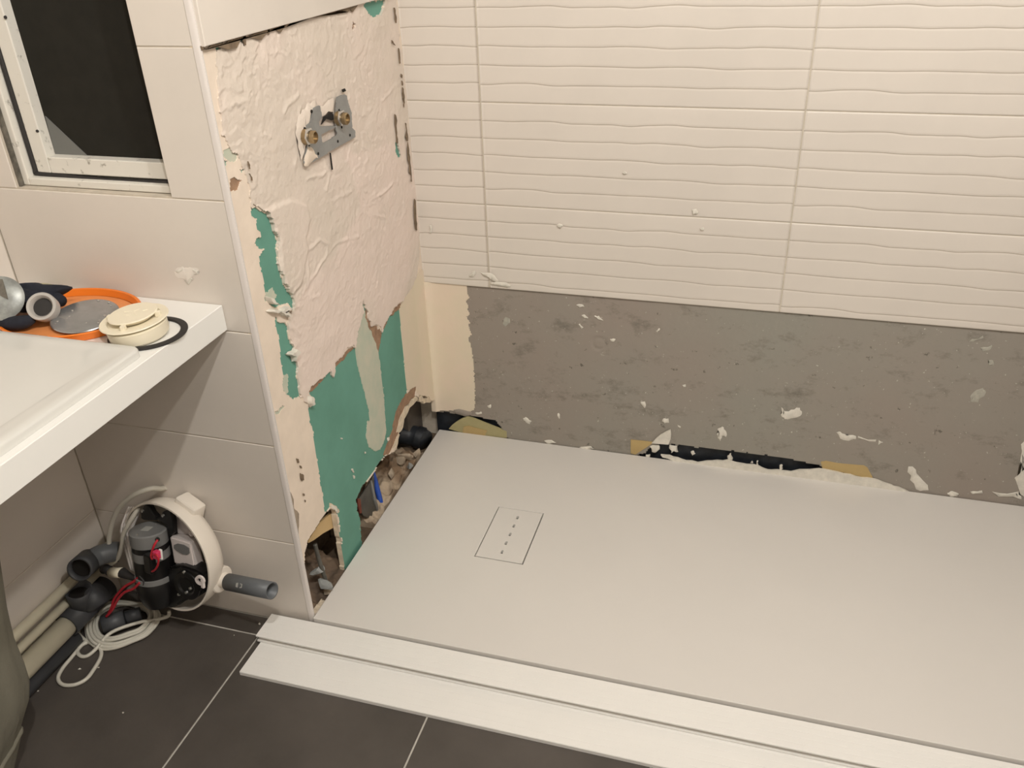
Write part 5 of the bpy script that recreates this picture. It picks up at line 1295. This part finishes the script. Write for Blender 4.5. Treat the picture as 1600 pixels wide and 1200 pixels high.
# ================================================================== pipes along the left wall
def straight(name, x, z, y0, y1, r, mat, label):
    o = link(name, tube_mesh([(x, y0, z), (x, (y0 + y1) / 2, z), (x, y1, z)], r, 24, hollow=0.12), mat)
    rebase(o, (x, (y0 + y1) / 2, z - r))
    return tag(o, label, 'pipe', 'pipes along the left wall')
straight('waste_pipe', -0.5095, 0.1420, -1.2, 0.005, 0.0115, 'pipe_beige', 'thin cream pipe, uppermost of those along the left wall')
straight('waste_pipe', -0.5100, 0.1060, -1.2, 0.005, 0.0095, 'pipe_beige', 'thin cream pipe, between the top pipe and the fat cream one')
straight('waste_pipe', -0.4990, 0.0675, -1.2, -0.165, 0.0235, 'pipe_beige', 'fat cream pipe plugged into the grey tee by the left wall')
straight('waste_pipe', -0.5030, 0.0200, -1.2, -0.172, 0.0195, 'pvc_dark', 'dark grey pipe lying on the floor under the fat cream one')
# grey tee fitting
t = thing('tee_fitting', 'dark grey plastic tee with open mouth tilted up, on the fat cream pipe', 'pipe fitting', (-0.495, -0.14, 0.0675))
link('run', tube_mesh([(-0.499, -0.185, 0.0675), (-0.499, -0.13, 0.0675), (-0.499, -0.055, 0.0675)], 0.0285, 28, hollow=0.12), 'pvc_dark', t)
mth = Vector((-0.485,-0.1383,0.1347))
bs = Vector((-0.497, -0.135, 0.075))
br_ = link('mouth', tube_mesh([bs, bs.lerp(mth, 0.5), mth], [0.0255, 0.0255, 0.0285], 28, hollow=0.14), 'pvc_dark', t)
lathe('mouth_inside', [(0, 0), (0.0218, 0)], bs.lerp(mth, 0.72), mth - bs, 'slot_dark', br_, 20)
sd = Vector((-0.455,-0.1141,0.1102))
link('side_port', tube_mesh([bs, bs.lerp(sd, 0.5), sd], [0.0235, 0.0235, 0.025], 26, hollow=0.0), 'pvc_dark', t)
# grey elbow high behind the tee
t = thing('pipe_elbow', 'grey plastic elbow with open end, leaning over the cream pipes by the pump', 'pipe fitting', (-0.493,-0.06,0.1607))
ep = [(-0.446,-0.15,0.2105),(-0.4561,-0.122,0.2006),(-0.4518,-0.09,0.1963),(-0.4365,-0.07,0.1939),(-0.4216,-0.06,0.1905)]
link('elbow_body', tube_mesh(spline(ep[1:], 8), 0.0225, 26, hollow=0.0), 'pvc_grey', t)
e0, e1 = Vector(ep[0]), Vector(ep[1])
sk = link('socket', tube_mesh([e0, e0.lerp(e1, .5), e1 + (e1 - e0) * 0.6], 0.0265, 26, hollow=0.16), 'pvc_dark', t)
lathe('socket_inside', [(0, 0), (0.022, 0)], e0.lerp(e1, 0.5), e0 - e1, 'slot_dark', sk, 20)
# black coupling lying inside the coil
t = thing('pipe_coupling', 'short dark grey pipe coupling lying inside the cable coil', 'pipe fitting', (-0.4519,-0.0983,0.0))
q0, q1, q2, q3 = [Vector(p) for p in [(-0.4649,-0.1283,0.022),(-0.4291,-0.0965,0.022),(-0.4256,-0.0956,0.024),(-0.4015,-0.0748,0.024)]]
link('body', tube_mesh([q0, q0.lerp(q1, .5), q1], 0.0205, 24, hollow=0.15), 'pvc_dark', t)
link('spigot', tube_mesh([q2, q2.lerp(q3, .5), q3], 0.0150, 22, hollow=0.15), 'pvc_dark', t)
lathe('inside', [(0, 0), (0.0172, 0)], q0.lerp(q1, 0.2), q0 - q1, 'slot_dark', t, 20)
# ================================================================== coil of grey cable on the floor
coil = thing('power_cable', 'coil of pale grey cable on the floor under the pump with a loose loop', 'cable', (-0.4373,-0.0945,0.0))
LP = [(-0.3747,-0.0511),(-0.3581,-0.0763),(-0.3573,-0.1169),(-0.3792,-0.1443),(-0.4044,-0.1665),(-0.4314,-0.1754),(-0.4633,-0.1699),(-0.4951,-0.1482),(-0.5189,-0.1174),(-0.5301,-0.0843),(-0.5176,-0.0573),(-0.4872,-0.0386),(-0.4423,-0.0338),(-0.4027,-0.0368)]
cx = sum(p[0] for p in LP) / len(LP); cy = sum(p[1] for p in LP) / len(LP)
rr = random.Random(3)
for k in range(6):
    s = 1.0 - 0.055 * k
    z = 0.0045 + 0.0036 * (k % 3) + 0.002 * rr.random()
    off = (rr.uniform(-.004, .004), rr.uniform(-.003, .003))
    tube('cable_turn', [(cx + (x - cx) * s + off[0], cy + (y - cy) * s + off[1], z + 0.004 * math.sin(i * 0.9 + k)  * 0.6 + 0.0026) for i, (x, y) in enumerate(LP)], 0.0042, 'cable_grey', coil, n=6, segs=8, closed=True)
TL = [(-0.3359,-0.0581,0.03),(-0.3407,-0.0614,0.016),(-0.3651,-0.0801,0.016),(-0.3885,-0.0944,0.018),(-0.4181,-0.1225,0.02),(-0.4354,-0.145,0.018),(-0.4391,-0.1677,0.014),(-0.4431,-0.1862,0.008),(-0.4515,-0.2022,0.0045),(-0.4655,-0.2058,0.0045),(-0.4818,-0.1966,0.0045),(-0.4854,-0.18,0.0045),(-0.4793,-0.1686,0.0045)]
tube('cable_end', TL, 0.0042, 'cable_grey', coil, n=8, segs=8)
TL2 = [(-0.4817,-0.1573,0.0045),(-0.4853,-0.1781,0.0045),(-0.4825,-0.214,0.0045),(-0.4796,-0.2451,0.0045),(-0.4711,-0.2685,0.0045),(-0.4555,-0.2806,0.0045),(-0.437,-0.2828,0.0045),(-0.4179,-0.2743,0.0045),(-0.4073,-0.2555,0.0045),(-0.4106,-0.2272,0.0045),(-0.4183,-0.1993,0.0045),(-0.43,-0.1823,0.0055),(-0.4442,-0.1734,0.0105),(-0.4638,-0.1637,0.0115)]
tube('cable_end', TL2, 0.0042, 'cable_grey', coil, n=8, segs=8)
TL3 = [(-0.5257,-0.1419,0.006),(-0.5173,-0.1504,0.0045),(-0.4961,-0.161,0.0045),(-0.4652,-0.1689,0.0045),(-0.4303,-0.1751,0.012)]
tube('cable_end', TL3, 0.0042, 'cable_grey', coil, n=6, segs=8)
# ================================================================== cloth hanging at the left
bag = thing('hanging_towel', 'grey-green cloth hanging under the worktop at the left, its gathered foot on the floor', 'towel', (-0.38, -0.56, 0))
verts, faces = [], []
prof = [(0.0, 0.004), (0.050, 0.003), (0.060, 0.010), (0.076, 0.035), (0.092, 0.060), (0.108, 0.085), (0.118, 0.110), (0.132, 0.128), (0.150, 0.150), (0.164, 0.185), (0.169, 0.230), (0.172, 0.290), (0.182, 0.350), (0.194, 0.400), (0.206, 0.450), (0.214, 0.500), (0.222, 0.560), (0.224, 0.62), (0.21, 0.672), (0.16, 0.692), (0.0, 0.696)]
ns = 96
for r, z in prof:
    for k in range(ns):
        a = 2 * math.pi * k / ns
        f = 1 + 0.030 * math.sin(7 * a + z * 3) + 0.018 * math.sin(13 * a - z * 5) + 0.008 * math.sin(29 * a + z * 8)
        verts.append((-0.38 + r * f * 0.43 * math.cos(a), -0.565 + r * f * math.sin(a), z))
for i in range(len(prof) - 1):
    for k in range(ns):
        k2 = (k + 1) % ns
        faces.append((i * ns + k, i * ns + k2, (i + 1) * ns + k2, (i + 1) * ns + k))
link('cloth', mesh_of(verts, faces), 'bag_cloth', bag)
hem = [(-0.38 + 0.1145 * f_ * 0.43 * math.cos(a_), -0.565 + 0.1145 * f_ * math.sin(a_), 0.100) for a_ in [2 * math.pi * k / 48 for k in range(48)] for f_ in [1 + 0.030 * math.sin(7 * a_ + .3) + 0.018 * math.sin(13 * a_ - .5)]]
link('hem', tube_mesh(hem, 0.005, 8, closed=True), 'bag_cloth', bag)
# ---- crumbs of plaster on the floor
for k, (p, s) in enumerate(zip([(-0.1317,-0.0163,0.0),(-0.2736,-0.3096,0.0),(-0.4892,-0.3082,0.0),(-0.4076,-0.2204,0.0),(-0.1684,-0.0623,0.0),(-0.4439,-0.2353,0.0)], (.0035, .003, .0025, .002, .002, .004))):
    o = chunk('plaster_crumb', Vector(p) + Vector((0, 0, s * 0.4)), (s, s * 0.8, s * 0.5), 'splat_white', ('white crumb of plaster on the floor joint beside the plank end', 'white crumb alone in the middle of the big dark floor tile', 'white crumb beside the dark pipe close to the hanging cloth', 'white crumb inside the loose loop of the grey cable', 'tiny crumb between the pump and the plank ends', 'pale smear of plaster inside the cable loop')[k], 'plaster crumbs on the floor', 400 + k)
    o['category'] = 'crumb'
